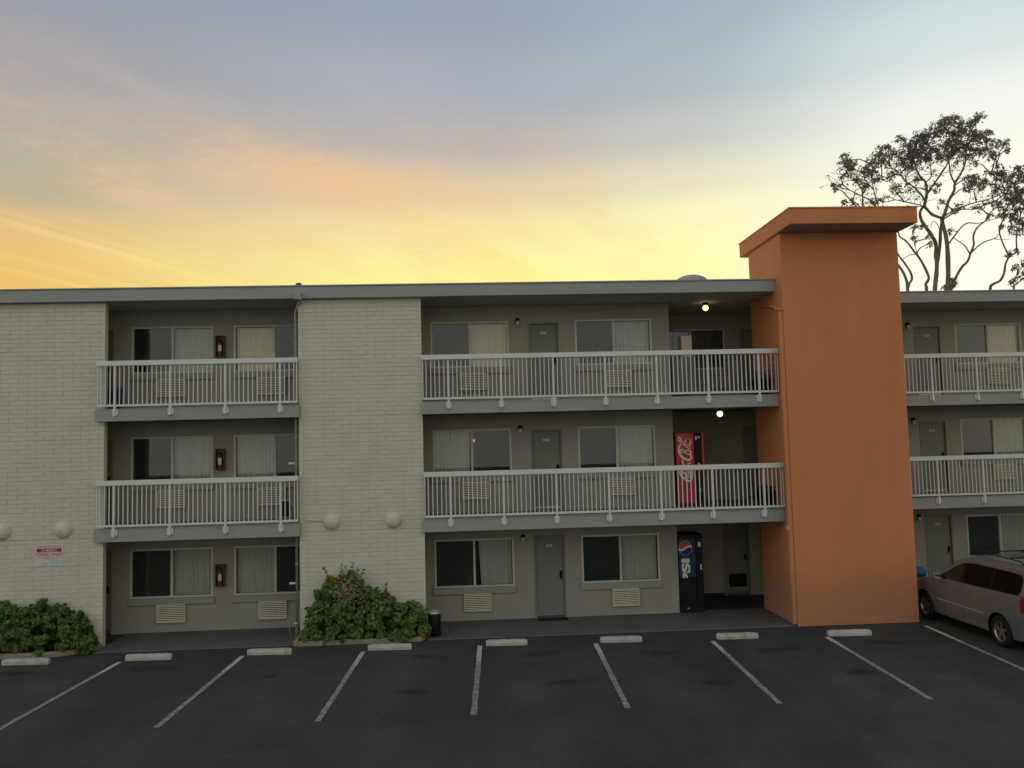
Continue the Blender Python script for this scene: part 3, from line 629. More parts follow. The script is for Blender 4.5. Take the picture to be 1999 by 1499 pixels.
ACX = {'L1': (-3.66, 'left window of the fire extinguisher bay'), 'L2': (-1.24, 'right window of the fire extinguisher bay'), 'R1': (3.74, 'window right of the middle brick panel'), 'R2': (7.43, 'window right of the numbered door')}
FN = ['ground floor', 'second floor', 'third floor']
for fl in range(3):
    zz = FL[fl]+(.335 if fl else .225)
    for k_, (x, d) in ACX.items(): air_con(x, zz, W, f'{FN[fl]} cream louvred air conditioner under the {d}')
    if fl: air_con(18.78, zz, FW, f'{FN[fl]} cream louvred air conditioner behind the railing right of the tower')

# ------------------------------------------------------------------ fire extinguishers in wall cabinets
for fl in range(3):
    z = FL[fl]+1.06+(.17 if fl == 1 else .235 if fl == 2 else 0)
    x = -2.15; root = thing('fire_extinguisher', (x, W, z), f'red fire extinguisher with white label in dark wall box, {FN[fl]}', 'extinguisher', 'fire extinguishers between the left bay windows')
    b = MB(); b.box(x-.105, W-.02, z, x+.105, W-.001, z+.51)
    for s in (-1, 1): b.bbox(x+s*.105-.012, W-.13, z-.01, x+s*.105+.012, W-.001, z+.52, .003)
    b.bbox(x-.092, W-.13, z+.50, x+.092, W-.021, z+.522, .003); b.bbox(x-.092, W-.13, z-.012, x+.092, W-.021, z+.008, .003); b.build('wall_box', cab_m, root)
    cy = W-.078
    b = MB(); b.lathe([(0, .015), (.048, .015), (.055, .03), (.055, .29), (.05, .33), (.03, .36), (.018, .37), (0, .37)], (x, cy, z), 'z', 18); b.build('cylinder', red_m, root)
    b = MB(); n = 10
    v = []
    for k_ in range(n+1):
        a = -math.pi/2+(k_/n-.5)*1.7
        v += [(x+.0565*math.cos(a), cy+.0565*math.sin(a), z+.13), (x+.0565*math.cos(a), cy+.0565*math.sin(a), z+.29)]
    b.add(v, [(2*k_, 2*k_+2, 2*k_+3, 2*k_+1) for k_ in range(n)], True); b.build('label_sheet', white_m, root)
    b = MB(); b.lathe([(.014, 0), (.016, .05), (.008, .06), (0, .06)], (x, cy, z+.37), 'z', 10); b.bbox(x-.055, cy-.012, z+.425, x+.03, cy+.012, z+.437, .003); b.bbox(x-.05, cy-.012, z+.395, x+.012, cy+.012, z+.405, .003)
    b.tube([(x+.012, cy, z+.39), (x+.06, cy-.01, z+.38), (x+.068, cy-.02, z+.28), (x+.066, cy-.02, z+.18)], .009, 6); b.build('valve_and_hose', black_m, root)

# ------------------------------------------------------------------ wall lamps beside the doors
def wall_lamp(x, z, y, label):
    root = thing('wall_lamp', (x, y, z), label, 'lamp', 'small wall lamps beside the doors')
    b = MB(); b.lathe([(0, 0), (.05, 0), (.05, .012), (.02, .02), (.02, .055), (0, .055)], (x, y-.001, z+.16), '-y', 14); b.lathe([(0, .145), (.045, .14), (.052, .10), (.05, .075), (.0, .075)], (x, y-.075, z+.06), 'z', 16); b.build('lamp_cap', black_m, root)
    b = MB(); b.lathe([(.034, .134), (.044, .10), (.046, .06), (.036, .025), (.015, .008), (0, .006)], (x, y-.075, z), 'z', 16); b.build('glass_shade', lampglass_m, root)
for fl in range(3):
    wall_lamp(5.235, FL[fl]+(1.93 if fl else 1.86), W, f'small black capped wall lamp left of the {FN[fl]} numbered door')
    wall_lamp(16.52, FL[fl]+(1.93 if fl else 1.86), FW, f'small black capped wall lamp right beside the tower, {FN[fl]}')
# lit ceiling globes in the passage
def globe(x, y, zc, label):
    root = thing('ceiling_lamp', (x, y, zc), label, 'lamp', 'lit ceiling globes of the vending passage')
    b = MB(); b.lathe([(0, 0), (.07, 0), (.07, -.02), (.05, -.05), (.045, -.075), (0, -.075)], (x, y, zc), 'z', 18); b.build('lamp_base', black_m, root)
    b = MB(); n = 10; b.lathe([(.072*math.sin(math.pi*(.17+.83*k_/n)), -.138+.072*math.cos(math.pi*(.17+.83*k_/n))) for k_ in range(n+1)], (x, y, zc), 'z', 20); b.build('globe', lamp_m, root)
globe(10.10, 1.5, RB+.004, 'lit ceiling globe on the third floor above the grey ice machine')
globe(10.20, 1.0, SB3+.018, 'lit ceiling globe on the second floor above the red cola machine')
# warm lamp inside a second floor room
p = ray_at(925, 861, W+.13); root = thing('room_lamp', (p.x, p.y, p.z), 'small orange lamp glowing behind the second floor window beside the middle brick panel', 'lamp')
b = MB(); b.lathe([(0, .045), (.02, .042), (.032, .01), (.036, -.02), (.0, -.022)], p, 'z', 12); b.build('lamp_shade', roomlamp_m, root)
b = MB(); b.tube([(p.x, p.y, p.z-.022), (p.x, p.y, p.z-.5)], .008, 6); b.build('lamp_stem', black_m, root)

# ------------------------------------------------------------------ round wall domes, parking sign, pipes
dome_m = mat('dome plastic', (.70, .68, .56), .55, .05, 5, dirt=(.42, .39, .30), dirt_scale=5, dirt_amt=.4)
for x, lab in ((-6.63, 'cream wall dome cut by the left edge, left of the parking sign'), (-5.27, 'cream wall dome above the red and white parking sign'), (.735, 'cream wall dome with a conduit, left one above the flowering bush'), (2.155, 'cream wall dome, right one above the flowering bush')):
    root = thing('wall_dome', (x, BR, 2.65), lab, 'wall lamp', 'round cream domes on the brick panels')
    b = MB(); b.lathe([(.192, .0), (.192, .03), (.18, .045), (.0, .045)], (x, BR+.004, 2.65), '-y', 28); b.build('base_ring', dome_m, root)
    b = MB(); n = 8; b.lathe([(.176*math.cos(math.pi/2*k_/n), .045+.10*math.sin(math.pi/2*k_/n)) for k_ in range(n+1)], (x, BR+.004, 2.65), '-y', 28); b.build('dome_cover', dome_m, root)
    b = MB(); b.lathe([(.014, .0), (.014, .012), (0, .014)], (x-.02, BR-.132, 2.63), '-y', 10); b.build('screw_knob', steel_m, root)
sx0, sx1, sz0, sz1 = -5.895, -5.275, 1.845, 2.325
sign = thing('parking_sign', ((sx0+sx1)/2, BR, sz0), 'white parking sign with red lettering on the left brick panel', 'sign')
signred = mat('sign red', (.50, .03, .045), .5, .12, 12); signwhite = mat('sign white', (.74, .71, .70), .5, .06, 8)
b = MB(); b.bbox(sx0, BR-.012, sz0, sx1, BR-.005, sz1, .002); b.build('plate', signwhite, sign)
b = MB(); b.box(sx0+.035, BR-.0135, sz0+.315, sx1-.035, BR-.0122, sz0+.40); b.build('red_band', signred, sign)
scx = (sx0+sx1)/2; b = MB()
for txt, z, h, bo, sxx in (('PARKING RESTRICTED', .438, .036, .01, 1.02), ('TOWED AWAY', .262, .062, .012, 1.0), ('UNAUTHORIZED VEHICLES WILL BE', .20, .022, .0, 1.0), ('AT OWNERS EXPENSE', .165, .022, 0, 1.1), ('C.V.C. 22658', .06, .022, 0, .9)):
    q = text_mb(txt, scx-(.12 if z < .1 else 0), BR-.0136, sz0+z, h, bo, sx=sxx); b.add(q.v, q.f)
b.build('red_lettering', signred, sign)
text_mb('24 HRS/DAY', scx, BR-.0150, sz0+.357, .058, .012, sx=.8).build('band_lettering', signwhite, sign)
b = MB(); b.box(scx+.04, BR-.0136, sz0+.05, sx1-.045, BR-.0122, sz0+.145); b.build('phone_patch', mat('sign patch', (.60, .64, .68), .5, .05, 8), sign)
# rain pipe at the left edge of the middle panel
pipe_m = mat('pipe paint', (.34, .34, .30), .55, .06, 4)
pipe = thing('rain_pipe', (-.09, .25, 0), 'pale rain pipe beside the left edge of the middle brick panel', 'pipe')
b = MB(); b.tube([(.03, .1, RB-.03), (.0, .14, 7.70), (-.085, .25, 7.55), (-.085, .25, 7.4), (-.085, .25, .03)], .03, 10); b.build('pipe_run', pipe_m, pipe)
for z in (7.0, 4.6, 1.7):
    b = MB(); b.tube([(-.085, .25, z-.03), (-.085, .25, z+.03)], .038, 10); b.build('coupling', pipe_m, pipe)
for z in (4.02, 1.27):
    b = MB(); b.bbox(-.26, .235, z-.03, -.116, .265, z+.02, .008); b.build('white_bracket', white_m, pipe)
b = MB(); b.tube([(.085, BR-.016, RB-.05), (.085, BR-.016, 2.86), (.11, BR-.016, 2.74), (.16, BR-.016, 2.70), (.56, BR-.016, 2.68)], .012, 8)
cnd = tag(b.build('conduit', brick_m), 'thin painted conduit running down the middle brick panel to the dome', 'conduit')
# small white folding frame beside the pipe on the walkway
fr = thing('luggage_rack', (-.15, .0, .02), 'small thin white metal frame leaning at the foot of the rain pipe', 'stand')
for a, c in (((-.30, .05, .62), (-.13, -.1, .025)), ((-.30, .05, .62), (-.05, -.05, .42)), ((-.30, .05, .62), (-.12, .12, .8)), ((-.06, -.12, .025), (-.05, -.05, .42))):
    b = MB(); b.tube([a, c], .006, 6); b.build('rod', pipe_m, fr)
b = MB(); b.bbox(-.10, -.08, .40, -.02, -.03, .43, .008); b.build('hinge_block', white_m, fr)
# roof vents
b = MB(); n = 8; b.lathe([(.45, 8.1), (.45, 8.50)]+[(.45*math.cos(math.pi/2*k_/n), 8.50+.22*math.sin(math.pi/2*k_/n)) for k_ in range(n+1)], (9.98, 2.3, 0), 'z', 24)
tag(b.build('roof_vent', grey_m), 'low round grey vent dome on the roof left of the tower', 'vent')
b = MB(); b.lathe([(.075, 8.10), (.075, 8.20), (.06, 8.235), (.0, 8.24)], (.01, .2, 0), 'z', 16); tag(b.build('roof_drain', cab_m), 'small dark drain cap on the roof edge above the middle brick panel', 'vent')

# ------------------------------------------------------------------ planters and shrubs
def planter(pts, label_curb, soilpoly, yellow=None):
    b = MB(); v = []; n = len(pts); wd = .10
    for i, p in enumerate(pts):
        a = Vector(pts[max(i-1, 0)]); c = Vector(pts[min(i+1, n-1)]); d = (c-a).normalized(); nn = Vector((-d.y, d.x))
        j = .006*R_.uniform(-1, 1)
        v += [(p[0], p[1], 0), (p[0], p[1], .085+j), (p[0]+nn.x*.012, p[1]+nn.y*.012, .10+j), (p[0]+nn.x*wd, p[1]+nn.y*wd, .10+j), (p[0]+nn.x*wd, p[1]+nn.y*wd, 0)]
    f = [(5*i+k_, 5*i+5+k_, 5*i+6+k_, 5*i+1+k_) for i in range(n-1) for k_ in range(4)]+[(0, 1, 2, 3, 4), tuple(5*(n-1)+k_ for k_ in (4, 3, 2, 1, 0))]
    b.add(v, f); o = struct(b.build('kerb', curb_m))
    s = MB(); s.add([(x, y, .055) for x, y in soilpoly], [tuple(range(len(soilpoly)))]); s.build('soil', soil_m, o)
    return o
planter([(-8.0+.3*i, -.60+.006*R_.uniform(-1, 1)) for i in range(10)]+[(-5.15, -.585), (-4.95, -.53), (-4.75, -.44), (-4.58, -.32), (-4.45, -.16), (-4.40, .0), (-4.395, .14)], '', [(-8, -.55), (-5.15, -.53), (-4.8, -.38), (-4.5, -.1), (-4.5, .15), (-8, .15)])
ko = planter([(.0, -.49), (.3, -.49), (.7, -.485), (1.1, -.48), (1.5, -.48), (1.9, -.475), (2.3, -.472), (2.62, -.465), (2.78, -.42), (2.85, -.33), (2.87, -.2), (2.87, .14)], '', [(.05, -.42), (2.65, -.4), (2.8, -.25), (2.8, .15), (.05, .15)])
b = MB(); b.bbox(-.03, -.515, 0, .06, .14, .125, .015); struct(b.build('kerb_end', yellow_m))

def leaf_round(b, c, nrm, r, rr):
    nrm = nrm.normalized(); u = nrm.orthogonal().normalized(); a0 = rr.uniform(0, 6.28); u = (u*math.cos(a0)+nrm.cross(u)*math.sin(a0)); w = nrm.cross(u)
    n = 7; v = [c+nrm*(-.18*r)]
    for k_ in range(n):
        a = 2*math.pi*(k_+.5*0)/n+.4; q = r*(.82+.28*rr.random()) if k_ else r*.45
        v.append(c+u*math.cos(a)*q+w*math.sin(a)*q+nrm*rr.uniform(-.1, .15)*r)
    b.add(v, [(0, 1+k_, 1+(k_+1) % n) for k_ in range(n)])
def leaf_long(b, c, d, nrm, ln_, wd):
    d = d.normalized(); s = d.cross(nrm); s = s.normalized() if s.length > 1e-6 else d.orthogonal()
    b.add([c, c+d*ln_*.45+s*wd*.5, c+d*ln_-nrm*ln_*.12, c+d*ln_*.45-s*wd*.5], [(0, 1, 2, 3)])
def bush(root, outline, yfront, yback, n, seed, lm, rmin=.024, rmax=.050):
    rr = random.Random(seed); fo = MB(); st = MB()
    xs = [o[0] for o in outline]
    def H(x):
        for i in range(len(outline)-1):
            if outline[i][0] <= x <= outline[i+1][0]:
                t_ = (x-outline[i][0])/(outline[i+1][0]-outline[i][0]); return outline[i][1]*(1-t_)+outline[i+1][1]*t_
        return .1
    # leaf clumps at the surface of the mass
    clumps = []
    area = sum((outline[i+1][0]-outline[i][0])*(outline[i+1][1]+outline[i][1])/2 for i in range(len(outline)-1))
    nc = int(area*64); inn = MB()
    for _ in range(int(area*650)):
        x = rr.uniform(xs[0], xs[-1]); h = H(x)-.08; z = .06+max(h-.06, .02)*rr.random()
        leaf_round(inn, Vector((x, yback-abs(rr.gauss(.04, .05)), z)), Vector((rr.uniform(-1, 1), -1, rr.uniform(-.5, .8))), rr.uniform(.035, .06), rr)
    while len(clumps) < nc:
        x = rr.uniform(xs[0], xs[-1]); h = H(x); z = .06+(h-.06)*rr.random()**.8
        if z > h-.03: continue
        t_ = z/max(h, .1); prof = math.sqrt(max(0, 1-(max(0, t_-.15)/.9)**2)) ; yf = yback+(yfront-yback)*(.25+.75*prof)
        y = yf+rr.gauss(.05, .09); y = min(y, yback)
        clumps.append(Vector((x, y, z)))
    per = max(3, n//nc)
    for c in clumps:
        out = Vector((rr.uniform(-.5, .5), -.9, .7)); rad_ = rr.uniform(.05, .12)
        st.tube([(c.x+rr.uniform(-.1, .1), min(c.y+.15, yback), max(.05, c.z-rr.uniform(.15, .45))), c], [.009, .005], 5, False)
        for _ in range(per):
            o = Vector((rr.gauss(0, 1), rr.gauss(0, 1), rr.gauss(0, 1))).normalized()*rad_*rr.uniform(.3, 1.15)
            p = c+o
            if p.z < .04 or p.y > BR-.02: continue
            leaf_round(fo, p, (out+o.normalized()*.9+Vector((rr.uniform(-.5, .5), rr.uniform(-.5, .5), rr.uniform(-.3, .6)))), rr.uniform(rmin, rmax), rr)
    st.build('stems', stem_m, root); inn.build('inner_foliage', lm, root)['kind'] = 'stuff'; o = fo.build('foliage', lm, root); o['kind'] = 'stuff'; return H
lb = thing('leafy_bush', (-5.6, -.2, .055), 'low dark green leafy bush under the parking sign', 'bush')
bush(lb, [(-7.6, 1.0), (-7.0, 1.12), (-6.43, 1.19), (-6.21, 1.09), (-5.99, .97), (-5.78, 1.10), (-5.58, 1.13), (-5.39, .95), (-5.2, 1.10), (-5.03, .94), (-4.79, .91), (-4.62, .65), (-4.47, .25), (-4.44, .1)], -.50, .06, 10000, 21, leaf2_m)
rb_ = thing('flowering_bush', (1.5, -.15, .055), 'tall green bush with red flowers against the middle brick panel', 'bush')
bush(rb_, [(.12, .30), (.25, .45), (.36, 1.0), (.50, 1.22), (.64, 1.42), (.78, 1.40), (.95, 1.55), (1.08, 1.46), (1.25, 1.60), (1.38, 1.40), (1.5, 1.24), (1.6, 1.15), (1.75, 1.12), (1.83, 1.02), (1.97, 1.17), (2.1, 1.02), (2.17, .90), (2.4, .76), (2.65, .79), (2.84, .58), (2.87, .24)], -.42, .06, 11000, 22, leaf_m)
# tall sprays
rr = random.Random(5); sp_ = MB(); sl_ = MB()
for a, c in (((.70, -.05, 1.3), (.58, -.1, 1.66)), ((.95, -.02, 1.25), (.98, -.08, 1.68)), ((1.2, -.05, 1.15), (1.22, -.08, 1.74)), ((1.3, -.05, 1.2), (1.48, -.1, 1.56)), ((.85, -.05, 1.2), (1.10, -.1, 1.66)), ((1.3, -.04, 1.2), (1.33, -.06, 1.60)), ((2.6, -.1, .5), (2.92, -.2, .68)), ((1.9, -.1, .9), (2.0, -.1, 1.24))):
    a = Vector(a); c = Vector(c); mid = (a+c)/2+Vector((rr.uniform(-.05, .05), 0, .04)); sp_.tube([a, mid, c], [.006, .005, .003], 5)
    for k_ in range(16):
        t_ = .15+.85*k_/15; p = a.lerp(c, t_)+Vector((rr.uniform(-.035, .035), rr.uniform(-.03, .02), rr.uniform(-.02, .03))); leaf_round(sl_, p, Vector((rr.uniform(-1, 1), -1, rr.uniform(-.2, 1))), rr.uniform(.016, .028), rr)
sp_.build('spray_stems', bark_m, rb_); sl_.build('spray_leaves', leaf_m, rb_)['kind'] = 'stuff'
dr = MB()
for _ in range(520):
    p = Vector((rr.gauss(1.12, .16), rr.gauss(-.36, .05), rr.gauss(1.12, .15)))
    if p.z > 1.5: continue
    leaf_round(dr, p, Vector((rr.uniform(-.6, .6), -1, rr.uniform(-.2, 1))), rr.uniform(.010, .024), rr)
dr.build('dry_blossoms', dry_m, rb_)['kind'] = 'stuff'
for (x, y, z) in ((.80, -.20, 1.46), (.96, -.22, 1.44), (1.02, -.22, 1.31), (1.93, -.30, .86)):
    fl_ = MB()
    for _ in range(22):
        o = Vector((rr.gauss(0, 1), rr.gauss(0, 1), rr.gauss(0, 1))).normalized()*rr.uniform(.01, .042); leaf_round(fl_, Vector((x, y-.1, z))+o, o+Vector((0, -.03, .01)), rr.uniform(.014, .022), rr)
    fl_.build('flower', flower_m, rb_)

# ------------------------------------------------------------------ bins, mat, chair, passage things
tcn = thing('trash_can', (3.06, -.02, .02), 'black cylindrical trash can with pale metal rim right of the flowering bush', 'trash can')
b = MB(); b.lathe([(0, 0), (.135, 0), (.142, .01), (.145, .49), (.14, .50)], (3.06, -.02, .02), 'z', 28); b.build('drum', black_m, tcn)
b = MB(); b.lathe([(.14, .49), (.155, .495), (.158, .525), (.15, .55), (.125, .56), (.11, .545), (.10, .53)], (3.06, -.02, .02), 'z', 28); b.build('rim', mat('galvanised rim', (.55, .55, .53), .4, .1, 9, metal=.6), tcn)
b = MB(); b.lathe([(.10, .53), (.09, .50), (0, .49)], (3.06, -.02, .02), 'z', 24); b.build('ash_tray', conc_m, tcn)
b = MB(); b.bbox(5.54, 1.10, .0205, 6.27, 1.42, .036, .005); tag(b.build('door_mat', rubber_m), 'black rubber mat in front of the ground floor numbered door', 'mat')
def lid_bin(x, y, z, label, h=.60):
    root = thing('lidded_bin', (x, y, z), label, 'bin', 'charcoal bins with blue lids')
    b = MB(); k_ = .13
    b.add([(x-k_, y-k_, z), (x+k_, y-k_, z), (x+k_, y+k_, z), (x-k_, y+k_, z), (x-.16, y-.16, z+h*.78), (x+.16, y-.16, z+h*.78), (x+.16, y+.16, z+h*.78), (x-.16, y+.16, z+h*.78)], [(0, 3, 2, 1), (4, 5, 6, 7), (0, 1, 5, 4), (1, 2, 6, 5), (2, 3, 7, 6), (3, 0, 4, 7)]); b.build('bin_body', bin_m, root)
    b = MB(); b.bbox(x-.175, y-.175, z+h*.78+.001, x+.175, y+.175, z+h*.92, .012); b.add([(x-.15, y-.15, z+h*.92), (x+.15, y-.15, z+h*.92), (x+.15, y+.15, z+h*.92), (x-.15, y+.15, z+h*.92), (x-.10, y-.06, z+h), (x+.10, y-.06, z+h), (x+.10, y+.06, z+h), (x-.10, y+.06, z+h)], [(4, 5, 6, 7), (0, 1, 5, 4), (1, 2, 6, 5), (2, 3, 7, 6), (3, 0, 4, 7)]); b.build('blue_lid', blue_m, root)
lid_bin(-4.46, .75, F3, 'charcoal bin with a blue lid at the left end of the third floor balcony')
lid_bin(15.80, 2.45, .016, 'charcoal bin with a blue lid behind the bonnet of the parked van', .78)
# open black bin on second floor by the tower
obn = thing('trash_can', (11.1, .55, F2), 'round black trash can on the second floor balcony beside the tower', 'trash can')
b = MB(); b.lathe([(0, 0), (.17, 0), (.18, .02), (.215, .38), (.225, .39), (.225, .42), (.20, .42), (.19, .30), (0, .29)], (11.1, .55, F2), 'z', 24); b.build('drum', black_m, obn)
b = MB(); b.lathe([(.20, .42), (.19, .47), (.12, .52), (.0, .53)], (11.1, .55, F2), 'z', 20); b.build('bag_top', rubber_m, obn)
# flowering pot on the third floor
pot = thing('potted_plant', (11.1, .45, F3), 'dark potted plant with tiny white flowers on the third floor beside the tower', 'plant')
b = MB(); b.lathe([(0, 0), (.17, 0), (.23, .34), (.25, .35), (.25, .39), (.21, .39), (.20, .33), (0, .33)], (11.08, .45, F3), 'z', 24); b.build('pot', black_m, pot)
pl = MB(); pw = MB(); ps = MB(); rr = random.Random(15)
for _ in range(38):
    d = Vector((rr.gauss(0, .9), rr.gauss(0, .7), rr.uniform(.5, 1.6))).normalized(); ln_ = rr.uniform(.2, .62); a = Vector((11.08, .45, F3+.34)); e = a+d*ln_+Vector((0, 0, -.12*ln_)); e.x = min(e.x, 11.32); e.y = max(e.y, .2)
    ps.tube([a, a.lerp(e, .5)+Vector((0, 0, .05)), e], [.005, .004, .003], 5, False)
    for k_ in range(7):
        p = a.lerp(e, rr.uniform(.3, 1))+Vector((rr.uniform(-.04, .04), rr.uniform(-.04, .04), rr.uniform(-.03, .03))); p.x = min(p.x, 11.33); leaf_long(pl, p, Vector((rr.uniform(-1, 1), rr.uniform(-1, 1), rr.uniform(-1, .6))), Vector((rr.uniform(-.3, .3), -.5, 1)), rr.uniform(.05, .10), .025)
    if rr.random() < .45: leaf_round(pw, e+Vector((0, -.03, 0)), Vector((0, -1, .3)), .015, rr)
ps.build('stems', bark_m, pot); pl.build('foliage', leaf_mat('dark pot leaf', (.02, .03, .018), (.045, .055, .03)), pot)['kind'] = 'stuff'; pw.build('white_flowers', leaf_mat('white petal', (.6, .6, .58), (.75, .75, .72)), pot)['kind'] = 'stuff'
# folding chair on the second floor, left bay
ch = thing('folding_chair', (-.38, .6, F2), 'black folding chair with thin white frame on the second floor beside the rain pipe', 'chair')
for x in (-.52, -.26):
    b = MB(); b.tube([(x, .42, F2+.01), (x, .78, F2+.52)], .011, 6); b.build('leg', white_m, ch); b = MB(); b.tube([(x, .78, F2+.01), (x, .42, F2+.50)], .011, 6); b.build('leg', white_m, ch)
b = MB(); b.tube([(-.53, .40, F2+.50), (-.25, .40, F2+.50)], .012, 6); b.build('front_bar', white_m, ch)
b = MB(); b.bbox(-.51, .41, F2+.12, -.27, .44, F2+.49, .01); b.build('fabric_panel', black_m, ch); b = MB(); b.bbox(-.51, .45, F2+.30, -.27, .80, F2+.33, .01); b.build('seat', black_m, ch)
# ice machine, third floor passage
ice = thing('ice_machine', (9.5, 1.62, F3), 'grey ice machine cabinet on legs behind the third floor railing', 'ice machine')
ice_m = mat('ice machine grey', (.17, .18, .185), .4, .05, 3, spec=.5)
b = MB(); b.bbox(9.18, 1.62, F3+.12, 9.80, 2.3, 6.45, .012); b.build('cabinet', ice_m, ice)
for x in (9.22, 9.72):
    for y in (1.68, 2.2): b = MB(); b.tube([(x+.02, y, F3), (x+.02, y, F3+.12)], .02, 8); b.build('leg', black_m, ice)
b = MB(); b.bbox(9.22, 1.606, F3+.55, 9.76, 1.619, 6.40, .006); b.build('front_panel', ice_m, ice)
b = MB()
for k_ in range(8): b.bbox(9.80, 1.66, F3+.20+k_*.05, 9.806, 2.2, F3+.225+k_*.05, .001)
b.build('side_louvre', black_m, ice)
bxo = thing('control_box', (9.6, 1.7, 6.45), 'beige upright box standing on top of the grey ice machine', 'box')
b = MB(); b.bbox(9.465, 1.63, 6.452, 9.744, 1.95, 7.01, .012); b.build('housing', mat('beige enamel', (.62, .57, .50), .45, .04, 4), bxo)
b = MB(); b.bbox(9.49, 1.622, 6.50, 9.72, 1.629, 6.96, .003); b.build('cover_plate', mat('beige enamel', (.62, .57, .50)), bxo)

# ------------------------------------------------------------------ vending machines
def ribbon(b, pts, wd, y, closed=False):
    P = [Vector((p[0], 0, p[1])) for p in pts]; Q = []
    n = len(P)                                           # Catmull-Rom smoothing
    for i in range(n-1):
        p0, p1, p2, p3 = P[max(i-1, 0)], P[i], P[i+1], P[min(i+2, n-1)]
        for k_ in range(5):
            t_ = k_/5; Q.append(.5*((2*p1)+(p2-p0)*t_+(2*p0-5*p1+4*p2-p3)*t_*t_+(3*p1-p0-3*p2+p3)*t_**3))
    Q.append(P[-1]); v = []; m_ = len(Q)
    for i, p in enumerate(Q):
        d = Q[min(i+1, m_-1)]-Q[max(i-1, 0)]; d = d.normalized() if d.length > 1e-9 else Vector((1, 0, 0)); nn = Vector((-d.z, 0, d.x))
        hw = wd*.5*(.55+.45*math.sin(math.pi*i/(m_-1))) * (1+.25*abs(d.z))
        a = p+nn*hw; c = p-nn*hw; v += [(a.x, y, a.z), (c.x, y, c.z)]
    b.add(v, [(2*i, 2*i+1, 2*i+3, 2*i+2) for i in range(m_-1)])
cokered = mat('cola red panel', (.60, .025, .035), .3, .05, 4, spec=.5); cokewhite = mat('cola white lettering', (.88, .85, .78), .4, .03, 4)
ck = thing('vending_machine', (9.56, 1.56, F2), 'red cola vending machine with white script on the second floor', 'vending machine')
cx0, cy, cz0, cz1 = 9.20, 1.56, F2+.002, F2+1.88
b = MB(); b.bbox(cx0-.02, cy+.03, cz0, cx0+.73, cy+.75, cz1, .012); b.build('cabinet', mat('cola cabinet', (.16, .015, .018), .4, .06, 4), ck)
b = MB(); b.bbox(cx0, cy, cz0+.06, cx0+.465, cy+.029, cz1-.04, .008); b.build('front_panel', cokered, ck)
b = MB(); b.bbox(cx0+.475, cy, cz0+.06, cx0+.66, cy+.029, cz1-.04, .008); b.build('coin_column', black_m, ck)
b = MB(); b.bbox(cx0+.67, cy+.004, cz0+.06, cx0+.725, cy+.029, cz1-.04, .004); b.build('side_trim', cokered, ck)
for i, (x, z, w1, h1) in enumerate(((.50, 1.66, .05, .10), (.58, 1.70, .04, .07), (.55, .98, .05, .10), (.57, .35, .035, .10))):
    b = MB(); b.bbox(cx0+x, cy-.008, cz0+z, cx0+x+w1, cy-.0005, cz0+z+h1, .002); b.build('button_plate', white_m, ck)
def cpt(p): return (cx0+(p[0]-145)/365*.465, cz1-.04-(p[1]-70)/1280*1.78)
SCRIPT = [([(440, 650), (452, 740), (450, 850), (415, 935), (345, 930), (275, 885), (225, 830), (212, 780), (232, 745), (268, 770), (288, 812)], .034), ([(312, 885), (352, 892), (378, 866), (352, 835), (315, 846), (312, 885)], .022), ([(322, 768), (308, 800), (343, 832), (382, 815), (386, 775), (372, 750)], .022),
          ([(350, 600), (300, 555), (268, 585), (296, 650), (350, 676), (384, 648), (350, 600)], .024), ([(262, 545), (330, 575), (386, 625), (440, 600)], .022), ([(408, 712), (412, 655)], .024),
          ([(290, 425), (303, 385), (272, 358), (240, 380), (262, 420), (290, 425)], .02), ([(270, 245), (228, 285), (203, 350), (210, 430), (262, 500), (340, 545), (412, 555), (445, 515), (436, 465)], .036), ([(345, 440), (330, 398), (378, 378), (430, 398), (443, 440), (400, 455), (345, 440)], .024),
          ([(446, 352), (398, 340), (320, 290), (250, 240), (208, 180), (210, 128), (248, 165), (272, 218), (335, 265), (446, 312)], .022), ([(352, 262), (335, 212), (360, 180), (410, 190), (443, 232), (430, 272), (390, 282), (352, 262)], .024), ([(338, 172), (400, 190), (446, 205), (430, 165)], .02)]
b = MB()
for pts, wd in SCRIPT: ribbon(b, [cpt(p) for p in pts], wd*1.3, cy-.002)
b.build('script_lettering', cokewhite, ck)
pp = thing('vending_machine', (9.44, 1.44, .02), 'black and blue cola vending machine with round emblem on the ground floor', 'vending machine')
px0, py, pz0, pz1 = 9.135, 1.44, .021, 1.95
pblue = mat('cola blue panel', (.007, .038, .09), .35, .5, 9, dirt=(.02, .16, .25), dirt_scale=7, dirt_amt=.75, stretch=(1, 1, .6))
b = MB(); b.bbox(px0, py+.03, pz0, px0+.62, py+.75, pz1, .012); b.build('cabinet', black_m, pp)
b = MB(); b.bbox(px0+.005, py, pz0+.865, px0+.43, py+.029, pz1-.10, .008); b.build('front_panel', pblue, pp)
b = MB(); b.bbox(px0+.005, py-.008, pz0+.03, px0+.43, py+.029, pz0+.86, .008); b.bbox(px0+.06, py-.016, pz0+.22, px0+.36, py-.009, pz0+.68, .004); b.build('lower_panel', black_m, pp)
b = MB(); b.bbox(px0+.44, py, pz0+.25, px0+.60, py+.029, pz1-.08, .008); b.build('coin_column', black_m, pp)
gx, gz, gr = px0+.17, pz0+1.60, .165
pwh = mat('emblem white', (.78, .78, .76), .4, .03); prd = mat('emblem red', (.55, .07, .03), .4, .05); pbl = mat('emblem blue', (.008, .02, .14), .4, .05)
